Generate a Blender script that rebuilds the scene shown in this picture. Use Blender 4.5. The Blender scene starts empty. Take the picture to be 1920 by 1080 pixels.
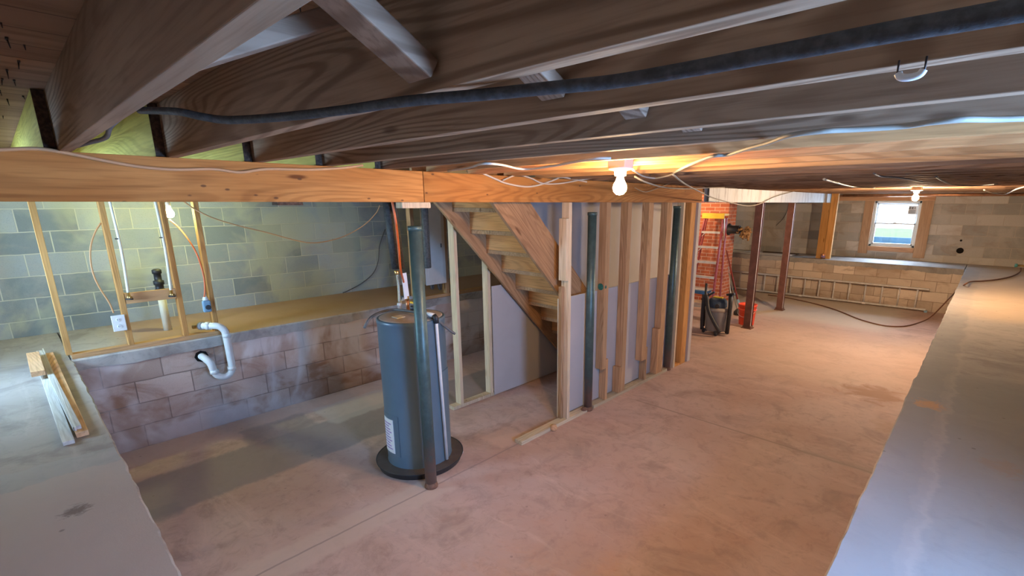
import bpy, bmesh, math, random
from mathutils import Vector, Matrix
random.seed(7)
C = bpy.context.scene.collection
SC = bpy.context.scene
R = math.radians

# ------------------------------------------------------------------ camera
H = 2.12
F, PX, PY = 907.3, 1027.3, 607.0
yaw, pitch, roll = R(41.9325), R(14.0827), R(-0.0745)
fw = Vector((-math.sin(yaw)*math.cos(pitch), math.cos(yaw)*math.cos(pitch), -math.sin(pitch)))
r0 = Vector((math.cos(yaw), math.sin(yaw), 0)); d0 = fw.cross(r0)
rr = math.cos(roll)*r0 + math.sin(roll)*d0
dd = -math.sin(roll)*r0 + math.cos(roll)*d0
cam_d = bpy.data.cameras.new('camera'); cam = bpy.data.objects.new('camera', cam_d); C.objects.link(cam)
m3 = Matrix((rr, -dd, -fw)).transposed()
cam.matrix_world = Matrix.Translation((0, 0, H)) @ m3.to_4x4()
cam_d.sensor_width = 36; cam_d.lens = F/1920*36
cam_d.shift_x = (960-PX)/1920; cam_d.shift_y = (PY-540)/1920
cam_d.clip_start = 0.02; cam_d.clip_end = 200
SC.camera = cam
SC.view_settings.view_transform = 'Standard'; SC.view_settings.look = 'None'
SC.view_settings.gamma = 1; SC.view_settings.exposure = 0.0
SC.view_settings.use_curve_mapping = False

def at(px, py, ax, val):
    """the point of the place where the sight line through a photo pixel meets a plane of the building"""
    v = rr*((px-PX)/F) + dd*((py-PY)/F) + fw
    i = 'xyz'.index(ax); o = Vector((0, 0, H)); t = (val-o[i])/v[i]
    return o + v*t

# ------------------------------------------------------------------ materials
class NT:
    def __init__(s, name):
        s.m = bpy.data.materials.new(name); s.m.use_nodes = True
        s.t = s.m.node_tree; s.b = s.t.nodes['Principled BSDF']
    def n(s, ty, ins=None, **kw):
        nd = s.t.nodes.new(ty)
        for k, v in kw.items(): setattr(nd, k, v)
        for k, v in (ins or {}).items():
            if isinstance(v, bpy.types.NodeSocket): s.t.links.new(v, nd.inputs[k])
            else: nd.inputs[k].default_value = v
        return nd
    def l(s, a, b): s.t.links.new(a, b)
    def math(s, op, a, b=0.0, c=None, clamp=False):
        ins = {0: a, 1: b}
        if c is not None: ins[2] = c
        return s.n('ShaderNodeMath', ins, operation=op, use_clamp=clamp).outputs[0]
    def mix(s, f, a, b, mode='MIX'):
        nd = s.n('ShaderNodeMix', data_type='RGBA', blend_type=mode)
        for i, v in ((0, f), (6, a), (7, b)):
            if isinstance(v, bpy.types.NodeSocket): s.l(v, nd.inputs[i])
            else: nd.inputs[i].default_value = v if i == 0 else (*v[:3], 1)
        return nd.outputs[2]
    def ramp(s, f, stops):
        nd = s.n('ShaderNodeValToRGB', {0: f}); e = nd.color_ramp.elements
        while len(e) < len(stops): e.new(0.5)
        for k, (p, c) in enumerate(stops): e[k].position = p; e[k].color = (*c[:3], 1) if len(c) >= 3 else (c[0],)*3+(1,)
        return nd.outputs[0]
    def ss(s, v, a, b):
        return s.n('ShaderNodeMapRange', {0: v, 1: a, 2: b, 3: 0.0, 4: 1.0}, interpolation_type='SMOOTHSTEP').outputs[0]
    def pos(s): return s.n('ShaderNodeNewGeometry').outputs['Position']
    def noise(s, v, sc, det=4, rough=.55, dist=0.0):
        return s.n('ShaderNodeTexNoise', {'Vector': v, 'Scale': sc, 'Detail': det, 'Roughness': rough, 'Distortion': dist}).outputs[0]
    def bump(s, h, st=.3, d=.01):
        nd = s.n('ShaderNodeBump', {'Height': h, 'Strength': st, 'Distance': d}); s.l(nd.outputs[0], s.b.inputs['Normal'])
    def fin(s, col=None, rough=.8, metal=0.0, spec=.3):
        if col is not None:
            if isinstance(col, bpy.types.NodeSocket): s.l(col, s.b.inputs['Base Color'])
            else: s.b.inputs['Base Color'].default_value = (*col, 1)
        s.b.inputs['Roughness'].default_value = rough; s.b.inputs['Metallic'].default_value = metal
        s.b.inputs['Specular IOR Level'].default_value = spec
        return s.m

def wood(name, axis, c1, c2, knots=.5, rings=1.0, rough=.75, tilt=None, specks=0.0):
    n = NT(name); p = n.pos()
    rnd = n.n('ShaderNodeObjectInfo').outputs['Random']
    off = n.n('ShaderNodeVectorMath', {0: n.n('ShaderNodeCombineXYZ', {0: rnd, 1: rnd, 2: rnd}).outputs[0], 1: (37.1, 23.7, 51.3)}, operation='MULTIPLY').outputs[0]
    v = n.n('ShaderNodeVectorMath', {0: p, 1: off}, operation='ADD').outputs[0]
    if tilt is not None:
        v = n.n('ShaderNodeMapping', {'Vector': v, 'Rotation': tilt}).outputs[0]
    def sc(a, c):
        s_ = [c, c, c]; s_['XYZ'.index(axis)] = a
        return n.n('ShaderNodeVectorMath', {0: v, 1: tuple(s_)}, operation='MULTIPLY').outputs[0]
    big = n.noise(sc(.9, 5), 1, 4, .55, .8)
    rg = n.noise(sc(.32, 3.6), 1, 1.5, .45, .25)
    wave = n.math('SINE', n.math('MULTIPLY', rg, 230.0))
    wave = n.math('MULTIPLY', n.ss(wave, -.3, 1.0), n.ss(n.noise(sc(.8, 3), 1, 2), .3, .6))
    fine = n.noise(sc(3, 90), 1, 3, .6)
    vor = n.n('ShaderNodeTexVoronoi', {'Vector': sc(1.7, 7.5), 'Scale': 1.0, 'Randomness': 1.0})
    kn = n.math('SUBTRACT', 1.0, n.ss(n.math('ADD', vor.outputs[0], n.math('MULTIPLY', big, .06)), .07, .15))
    col = n.mix(n.ss(big, .3, .75), c1, c2)
    dark = tuple(x*y for x, y in zip(c1, (.50, .42, .36)))
    col = n.mix(n.math('MULTIPLY', wave, .8*rings), col, dark)
    col = n.mix(n.math('MULTIPLY', n.ss(fine, .42, .75), .45), col, dark)
    col = n.mix(n.math('MULTIPLY', kn, knots), col, (c1[0]*.28, c1[1]*.2, c1[2]*.15))
    if specks:
        v2 = n.n('ShaderNodeTexVoronoi', {'Vector': sc(6.5, 13), 'Scale': 1.0, 'Randomness': 1.0})
        sm = n.math('SUBTRACT', 1.0, n.ss(v2.outputs[0], .05, .10))
        col = n.mix(n.math('MULTIPLY', sm, specks), col, (.10, .045, .02))
    hv = n.mix(rnd, (.82, .82, .82), (1.12, 1.08, 1.05))
    col = n.mix(1.0, col, hv, 'MULTIPLY')
    n.bump(n.math('ADD', wave, fine), .25, .002)
    return n.fin(col, rough, 0, .25)

def blocks(name, ua, shift, row, c1, c2, c3, mortar, stain, stain_amt=.6, smear=None, smear_amt=0.0, low_dark=0.0, bw=.406):
    n = NT(name); p = n.pos(); s = n.n('ShaderNodeSeparateXYZ', {0: p}).outputs
    wob = n.math('MULTIPLY', n.math('SUBTRACT', n.noise(p, 3.5, 3), .5), .022)
    u = n.math('ADD', s['XYZ'.index(ua)], shift[0]); w = n.math('ADD', n.math('ADD', s[2], shift[1]), wob)
    uv = n.n('ShaderNodeCombineXYZ', {0: u, 1: w, 2: 0.0}).outputs[0]
    br = n.n('ShaderNodeTexBrick', {'Vector': uv, 'Scale': 1.0, 'Mortar Size': .0055, 'Mortar Smooth': .35, 'Bias': 0.0, 'Brick Width': bw, 'Row Height': row,
             'Color1': (0, 0, 0, 1), 'Color2': (1, 1, 1, 1), 'Mortar': (.5, .5, .5, 1)})
    br.offset = .5
    per = br.outputs[0]
    nz = n.noise(p, 2.2, 6, .65, .4)
    col = n.mix(per, tuple(x*.82 for x in c1), tuple(min(1, x*1.08) for x in c2))
    col = n.mix(n.math('MULTIPLY', n.ss(nz, .45, .7), .6), col, c3)
    gr = n.noise(p, 130, 3, .7)
    col = n.mix(n.math('MULTIPLY', n.ss(gr, .5, .75), .35), col, tuple(x*.62 for x in c1))
    st = n.noise(n.n('ShaderNodeVectorMath', {0: p, 1: (1.6, 1.6, 3.2)}, operation='MULTIPLY').outputs[0], 1, 6, .6, 1.0)
    col = n.mix(n.math('MULTIPLY', n.ss(st, .5, .68), stain_amt), col, stain)
    mr = n.math('MULTIPLY', br.outputs[1], n.ss(n.noise(p, 1.7, 3), .25, .5))
    col = n.mix(n.math('MULTIPLY', br.outputs[1], .9), col, mortar)
    if smear:
        sm = n.noise(p, .9, 4, .55, 1.2)
        col = n.mix(n.math('MULTIPLY', n.ss(sm, .47, .6), smear_amt), col, smear)
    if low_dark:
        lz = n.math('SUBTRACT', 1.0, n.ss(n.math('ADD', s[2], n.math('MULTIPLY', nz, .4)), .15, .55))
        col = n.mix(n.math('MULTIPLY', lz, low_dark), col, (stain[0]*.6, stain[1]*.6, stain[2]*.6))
    n.bump(n.math('SUBTRACT', n.math('MULTIPLY', gr, .35), br.outputs[1]), .6, .008)
    return n.fin(col, .92, 0, .15)

def plain(name, col, rough=.6, metal=0.0, spec=.4, var=.12, sc=12, bump=0.0, em=None):
    n = NT(name); p = n.pos(); nz = n.noise(p, sc, 4, .6)
    c = n.mix(n.ss(nz, .35, .7), tuple(x*(1-var) for x in col), tuple(min(1, x*(1+var)) for x in col))
    if bump: n.bump(nz, bump, .004)
    n.fin(c, rough, metal, spec)
    if em: n.b.inputs['Emission Color'].default_value = (*em[0], 1); n.b.inputs['Emission Strength'].default_value = em[1]
    return n.m

def boxmask(n, s, wobx, x0, x1, y0, y1, soft=.02):
    x = n.math('ADD', s[0], wobx); y = n.math('ADD', s[1], wobx)
    a = n.math('MULTIPLY', n.ss(x, x0-soft, x0+soft), n.math('SUBTRACT', 1.0, n.ss(x, x1-soft, x1+soft)))
    b = n.math('MULTIPLY', n.ss(y, y0-soft, y0+soft), n.math('SUBTRACT', 1.0, n.ss(y, y1-soft, y1+soft)))
    return n.math('MULTIPLY', a, b)

def concrete(name, base, light, dark, patches=(), specks=.5, rough=.75, blobs=()):
    n = NT(name); p = n.pos(); s = n.n('ShaderNodeSeparateXYZ', {0: p}).outputs
    b1 = n.noise(p, .75, 7, .6, .5); b2 = n.noise(p, 2.6, 6, .65, .8); b3 = n.noise(p, 11, 6, .7, .6); g = n.noise(p, 160, 2, .6)
    col = n.mix(n.ss(b1, .35, .65), base, light)
    col = n.mix(n.math('MULTIPLY', n.ss(b2, .48, .68), .75), col, dark)
    st_ = n.noise(n.n('ShaderNodeVectorMath', {0: p, 1: (1.2, 4.5, 1)}, operation='MULTIPLY').outputs[0], 1, 6, .7, .7)
    col = n.mix(n.math('MULTIPLY', n.ss(st_, .52, .68), .35), col, tuple(min(1, x*1.25) for x in light))
    col = n.mix(n.math('MULTIPLY', n.ss(b3, .48, .72), .45), col, tuple(x*.68 for x in base))
    wob = n.math('MULTIPLY', n.math('SUBTRACT', n.noise(p, 5, 5, .65), .5), .16)
    for (x0, x1, y0, y1, c, amt, soft) in patches:
        mk = boxmask(n, s, wob if soft > .005 else n.math('MULTIPLY', wob, .12), x0, x1, y0, y1, soft)
        col = n.mix(n.math('MULTIPLY', mk, amt), col, c)
    for (cx, cy, r, c, amt) in blobs:
        dv = n.n('ShaderNodeVectorMath', {0: p, 1: (cx, cy, 0)}, operation='SUBTRACT').outputs[0]
        ds = n.n('ShaderNodeSeparateXYZ', {0: dv}).outputs
        rad = n.math('SQRT', n.math('ADD', n.math('POWER', n.math('ABSOLUTE', ds[0]), 2.0), n.math('POWER', n.math('ABSOLUTE', ds[1]), 2.0)))
        ang = n.math('ARCTAN2', ds[1], ds[0])
        sp = n.noise(n.n('ShaderNodeVectorMath', {0: p, 1: (1.6, 1.6, 1.6)}, operation='MULTIPLY').outputs[0], 1.6/r*.35, 6, .72, 1.6)
        rr_ = n.math('SUBTRACT', rad, n.math('MULTIPLY', n.math('SUBTRACT', sp, .5), r*3.2))
        mk = n.math('SUBTRACT', 1.0, n.ss(rr_, r*.35, r*1.15))
        col = n.mix(n.math('MULTIPLY', mk, amt), col, c)
    vs = n.n('ShaderNodeTexVoronoi', {'Vector': p, 'Scale': 5.0}).outputs[0]
    col = n.mix(n.math('MULTIPLY', n.math('SUBTRACT', 1.0, n.ss(vs, .03, .06)), specks), col, tuple(x*.35 for x in dark))
    n.bump(n.math('ADD', n.math('MULTIPLY', b3, .6), n.math('MULTIPLY', g, .25)), .22, .006)
    n.fin(col, rough, 0, .3)
    return n.m

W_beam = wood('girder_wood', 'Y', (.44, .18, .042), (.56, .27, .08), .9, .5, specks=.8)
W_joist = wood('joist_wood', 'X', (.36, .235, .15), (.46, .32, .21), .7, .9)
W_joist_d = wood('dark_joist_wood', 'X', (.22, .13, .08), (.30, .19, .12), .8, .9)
W_joist_y = wood('yellow_lit_joist_wood', 'X', (.62, .55, .13), (.72, .64, .18), .5, .4)  # the left bulb's yellow light is put into this joist colour
W_joist_o = wood('orange_lit_joist_wood', 'X', (.60, .32, .13), (.70, .40, .18), .7, .55)  # joist wood with the orange bulb light worked into its colour
W_end = plain('dark_wood_shaded_end', (.10, .06, .04), .9, var=.4, sc=60, bump=.4)  # dark brown wood; on lapped joist ends the dark is painted shade
W_stud = wood('stud_wood', 'Z', (.50, .31, .17), (.62, .42, .25), .8, .7)
W_stud_o = wood('orange_stud_wood', 'Z', (.62, .31, .10), (.72, .41, .15), .7, .4)
W_pale = wood('pale_stud_wood', 'Z', (.72, .6, .42), (.8, .68, .5), .5, .35)
W_plate = wood('plate_wood', 'Y', (.58, .5, .36), (.66, .58, .42), .4, .4)
W_sill = wood('sill_wood', 'Y', (.62, .36, .17), (.72, .46, .24), .4, .4)
W_strg = wood('stringer_wood', 'Y', (.44, .26, .14), (.55, .34, .18), .7, .5, tilt=(R(47), 0, 0))
W_riser = wood('riser_wood', 'X', (.64, .31, .11), (.74, .40, .16), .6, .45)
W_brace = wood('brace_wood', 'Y', (.30, .20, .14), (.40, .28, .20), .5, .9)
W_trim = wood('window_trim_wood', 'X', (.55, .33, .2), (.62, .39, .24), .3, .3)
W_trimz = wood('window_trim_wood_upright', 'Z', (.55, .35, .22), (.62, .42, .27), .3, .3)
W_lum = wood('scrap_wood', 'X', (.72, .45, .26), (.78, .52, .3), .4, .5)
W_lumw = wood('whitewashed_wood', 'X', (.66, .66, .64), (.76, .76, .74), .2, .3)

def subfloor_mat():
    n = NT('subfloor_planks'); p = n.pos(); s = n.n('ShaderNodeSeparateXYZ', {0: p}).outputs
    wx = n.math('ADD', s[0], n.math('MULTIPLY', n.noise(p, 1.5, 2), .01))
    cell = n.math('DIVIDE', wx, .19); fl = n.math('FLOOR', cell); fr = n.math('FRACT', cell)
    wn = n.n('ShaderNodeTexWhiteNoise', {'W': fl}, noise_dimensions='1D').outputs[0]
    g = n.noise(n.n('ShaderNodeVectorMath', {0: p, 1: (22, 1.6, 1)}, operation='MULTIPLY').outputs[0], 1, 5, .6, .6)
    col = n.mix(wn, (.33, .19, .12), (.46, .28, .17))
    col = n.mix(n.ss(g, .4, .75), col, (.25, .14, .08))
    seam = n.math('SUBTRACT', 1.0, n.math('MULTIPLY', n.ss(fr, .0, .03), n.math('SUBTRACT', 1.0, n.ss(fr, .97, 1.0))))
    col = n.mix(n.math('MULTIPLY', seam, .85), col, (.1, .06, .04))
    n.bump(n.math('SUBTRACT', g, seam), .3, .004)
    return n.fin(col, .85, 0, .2)
M_sub = subfloor_mat()

def pt_rng(pts, z=0):
    q = [at(x, y, 'z', z) for x, y in pts]
    return min(v.x for v in q), max(v.x for v in q), min(v.y for v in q), max(v.y for v in q)
yj = at(1500, 845, 'z', 0).y
xst, yst = at(1640, 738, 'z', 0).x, at(1640, 738, 'z', 0).y
GREY = (.29, .255, .25)
M_floor = concrete('pit_floor_concrete', (.53, .36, .30), (.61, .46, .41), (.40, .29, .25), patches=(
    (-5.4, -4.95, .1, 3.6, (.58, .44, .38), .6, .05),
    (-4.62, -3.95, .1, 4.0, GREY, .75, .03),
    (-5.0, -4.60, 1.15, 1.75, GREY, .55, .03),
    (-5.0, -4.5, 1.85, 3.0, (.55, .49, .47), .7, .03),
    (-4.1, -3.9, .15, .5, GREY, .6, .03),
    (-3.0, -2.72, .15, 2.0, (.66, .53, .46), .7, .03),
    (-2.87, -2.855, .15, 3.4, (.34, .26, .24), .7, .004),
    (-2.6, -.2, yj-.012, yj+.014, (.38, .29, .24), .75, .004),
    (-.9, -.2, yj-.03, yj+.06, (.42, .34, .28), .5, .02),
    (-3.2, -2.9, 2.62, 2.95, (.70, .50, .42), .6, .03),
    (-5.0, -1.0, 9.6, 12.2, (.66, .60, .50), .75, .3),  # cream tone painted in for the lamplight on the far floor
    (-2.8, -.1, 6.2, 9.5, (.56, .42, .31), .5, .4),  # warm pool of the far bulb's light, painted into the floor
    ), blobs=((xst, yst, .33, (.36, .21, .12), .85), (xst+.3, yst-.9, .2, (.45, .3, .2), .5), (-1.3, 1.1, .9, (.62, .36, .24), .5)), specks=.35)
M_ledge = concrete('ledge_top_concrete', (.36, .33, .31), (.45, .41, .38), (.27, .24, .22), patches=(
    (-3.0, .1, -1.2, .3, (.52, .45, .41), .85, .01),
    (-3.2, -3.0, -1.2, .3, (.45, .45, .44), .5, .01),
    (-.3, 1.1, .3, 4.6, (.24, .25, .26), .75, .25),  # darker patch painted in to tone down the right window's daylight
    (-.24, -.02, .5, 11.9, (.27, .27, .28), .5, .02),
    (-.03, .0, .5, 7.5, (.44, .39, .36), .35, .012),
    (-.06, -.03, .5, 7.5, (.36, .33, .31), .35, .008),
    (.02, 1.0, 7.0, 13.2, (.62, .47, .32), .7, .3),
    (-6.6, -5.1, .6, 12, (.44, .27, .18), .85, .15),
    ), blobs=((-.1, 3.7, .1, (.55, .30, .14), .8), (.25, 3.0, .1, (.30, .24, .20), .7), (-2.6, .0, .05, (.18, .14, .12), .8)), specks=.5)
M_cap = concrete('ledge_edge_concrete', (.33, .31, .29), (.50, .47, .44), (.22, .2, .19), specks=.3, rough=.9)
M_lwall = blocks('left_block_wall', 'Y', (.1, -1.04), .2032, (.23, .26, .275), (.34, .36, .365), (.36, .365, .34), (.52, .50, .41), (.38, .33, .27), .35, (.46, .455, .32), .55)
M_fwall = blocks('far_block_wall', 'X', (.03, -1.25), .2135, (.42, .40, .37), (.60, .56, .51), (.57, .53, .48), (.56, .49, .41), (.36, .27, .2), .5)
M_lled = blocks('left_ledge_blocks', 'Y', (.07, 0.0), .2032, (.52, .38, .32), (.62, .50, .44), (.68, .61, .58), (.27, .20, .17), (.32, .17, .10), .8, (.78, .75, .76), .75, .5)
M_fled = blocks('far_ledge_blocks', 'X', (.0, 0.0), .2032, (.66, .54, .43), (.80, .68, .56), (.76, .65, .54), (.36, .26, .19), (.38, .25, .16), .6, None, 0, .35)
M_oth = blocks('other_block_wall', 'X', (.03, 0.0), .2032, (.4, .38, .36), (.5, .47, .44), (.5, .46, .42), (.5, .46, .42), (.36, .27, .2), .4)

def brick_mat(name, ua, amt=1):
    n = NT(name); p = n.pos(); s = n.n('ShaderNodeSeparateXYZ', {0: p}).outputs
    uv = n.n('ShaderNodeCombineXYZ', {0: s['XYZ'.index(ua)], 1: s[2], 2: 0.0}).outputs[0]
    br = n.n('ShaderNodeTexBrick', {'Vector': uv, 'Scale': 1.0, 'Mortar Size': .006, 'Mortar Smooth': .2, 'Brick Width': .215, 'Row Height': .075,
             'Color1': (.62, .20, .10, 1), 'Color2': (.50, .14, .075, 1), 'Mortar': (.72, .55, .45, 1)})
    c = n.mix(n.math('MULTIPLY', n.ss(n.noise(p, 3, 5), .5, .7), .5), br.outputs[0], (.3, .1, .07))
    n.bump(n.math('MULTIPLY', br.outputs[1], -1.0), .6, .006)
    return n.fin(c, .9, 0, .15)
M_brx, M_bry = brick_mat('red_brick_front', 'X'), brick_mat('red_brick_side', 'Y')

M_dry = plain('drywall_paper', (.52, .50, .50), .85, 0, .15, .03, 3)
M_core = plain('drywall_edge', (.88, .87, .85), .8, 0, .2, .03)
M_tank = plain('blue_lit_tank_enamel', (.11, .17, .22), .33, 0, .5, .04, 4)  # grey enamel with the blue of the window daylight tinted in
M_tanktop = plain('tank_top_enamel', (.42, .36, .31), .45, 0, .4, .08, 20)
M_pan = plain('pan_plastic', (.035, .04, .045), .4, 0, .5, .1)
def steel_mat(name, a, rust, lo, hi, rough=.45):
    n = NT(name); p = n.pos(); s = n.n('ShaderNodeSeparateXYZ', {0: p}).outputs
    nz = n.noise(p, 14, 5, .7)
    m = n.math('SUBTRACT', 1.0, n.ss(n.math('ADD', s[2], n.math('MULTIPLY', n.math('SUBTRACT', nz, .5), .5)), lo, hi))
    c = n.mix(n.ss(nz, .4, .7), a, tuple(x*1.35 for x in a))
    c = n.mix(m, c, rust)
    n.bump(nz, .15, .003)
    return n.fin(c, rough, .35, .5)
M_post = steel_mat('green_black_steel', (.075, .125, .125), (.24, .16, .13), .05, .45)
M_rust = plain('rusty_base', (.22, .12, .08), .9, 0, .2, .3, 30, .4)
M_redsteel = plain('red_primer_steel', (.17, .075, .06), .5, .1, .5, .2, 8)
M_redlite = plain('worn_steel_edge', (.55, .5, .47), .5, .2, .5, .2, 10)
def ibeam_mat():
    n = NT('dusty_painted_steel'); p = n.pos(); s = n.n('ShaderNodeSeparateXYZ', {0: p}).outputs
    v = n.n('ShaderNodeCombineXYZ', {0: 0.0, 1: n.math('MULTIPLY', s[1], 9.0), 2: n.math('MULTIPLY', s[2], 1.2)}).outputs[0]
    a = n.noise(v, 1.6, 5, .7); b = n.noise(p, 2.0, 4)
    c = n.mix(n.ss(a, .5, .68), (.66, .67, .68), (.42, .41, .42))
    c = n.mix(n.math('MULTIPLY', n.ss(b, .5, .75), .5), c, (.5, .44, .38))
    return n.fin(c, .6, .1, .4)
M_ibeam = ibeam_mat()
M_pvc = plain('white_pvc', (.80, .80, .78), .35, 0, .5, .04)
M_cream = plain('cream_pex', (.74, .70, .58), .4, 0, .5, .04)
M_brass = plain('brass', (.62, .43, .18), .3, .9, .5, .1)
M_black = plain('black_plastic', (.03, .03, .035), .5, 0, .5, .1)
M_foam = plain('black_pipe_wrap', (.055, .058, .062), .6, 0, .5, .35, 60, .5)
M_white = plain('white_plastic', (.85, .86, .87), .4, 0, .5, .02)
M_vinyl = plain('window_vinyl', (.72, .80, .86), .4, 0, .5, .02)
M_panel = plain('panel_enamel', (.66, .65, .64), .5, 0, .5, .03)
M_cabw = plain('white_cable_jacket', (.62, .55, .46), .5, 0, .4, .05)
M_cabt = plain('tan_cable_jacket', (.58, .33, .16), .5, 0, .4, .05)
M_cabo = plain('orange_cord', (.82, .20, .07), .5, 0, .4, .05)
M_cabb = plain('dark_cable_jacket', (.10, .09, .085), .5, 0, .4, .1)
M_cabg = plain('olive_cable_jacket', (.36, .31, .22), .5, 0, .4, .1)
M_hose = plain('brown_hose', (.20, .09, .05), .5, 0, .4, .1)
M_alu = plain('ladder_aluminium', (.74, .72, .71), .4, .1, .5, .1)
M_fib = plain('red_fibreglass', (.36, .07, .09), .45, 0, .5, .12)
M_yel = plain('yellow_plastic', (.85, .60, .05), .45, 0, .5, .06)
M_vac = plain('grey_vac_tank', (.26, .26, .27), .5, 0, .4, .05)
M_vacb = plain('dark_blue_plastic', (.04, .07, .12), .45, 0, .5, .1)
M_bkt = plain('orange_red_plastic', (.85, .09, .035), .4, 0, .5, .04)
M_blue = plain('blue_plastic', (.05, .20, .50), .45, 0, .5, .08)
M_blueg = plain('blue_grey_box', (.25, .42, .58), .45, 0, .5, .08)
M_fluff = plain('brown_rag', (.40, .24, .12), .95, 0, .1, .4, 25, .6)
M_cop = plain('copper', (.72, .36, .2), .35, .85, .5, .15)
M_nail = plain('nail_steel', (.07, .05, .045), .5, .5, .5, .1)
M_hole = plain('dark_cavity', (.015, .013, .012), 1, 0, .1, .1)
M_boxp = plain('lampholder_box', (.62, .50, .38), .6, 0, .3, .04)
M_purple = plain('purple_print', (.42, .30, .58), .7, 0, .2, .2, 40)
M_dkprint = plain('grey_print', (.12, .13, .14), .7, 0, .2, .1)
M_paper = plain('paper', (.80, .82, .84), .7, 0, .2, .03)
M_mark = plain('teal_paint', (.03, .16, .13), .6, 0, .3, .3, 60)
def emis(name, col, st):
    n = NT(name); n.fin(col, .5)
    n.b.inputs['Emission Color'].default_value = (*col, 1); n.b.inputs['Emission Strength'].default_value = st
    return n.m
def glass_mat():
    m = bpy.data.materials.new('window_glass'); m.use_nodes = True; t = m.node_tree
    t.nodes.remove(t.nodes['Principled BSDF']); o = t.nodes['Material Output']
    tr = t.nodes.new('ShaderNodeBsdfTransparent'); gl = t.nodes.new('ShaderNodeBsdfGlossy'); gl.inputs['Roughness'].default_value = .02
    mx = t.nodes.new('ShaderNodeMixShader'); mx.inputs[0].default_value = .05
    t.links.new(tr.outputs[0], mx.inputs[1]); t.links.new(gl.outputs[0], mx.inputs[2]); t.links.new(mx.outputs[0], o.inputs[0])
    return m
M_glass = glass_mat()

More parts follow.
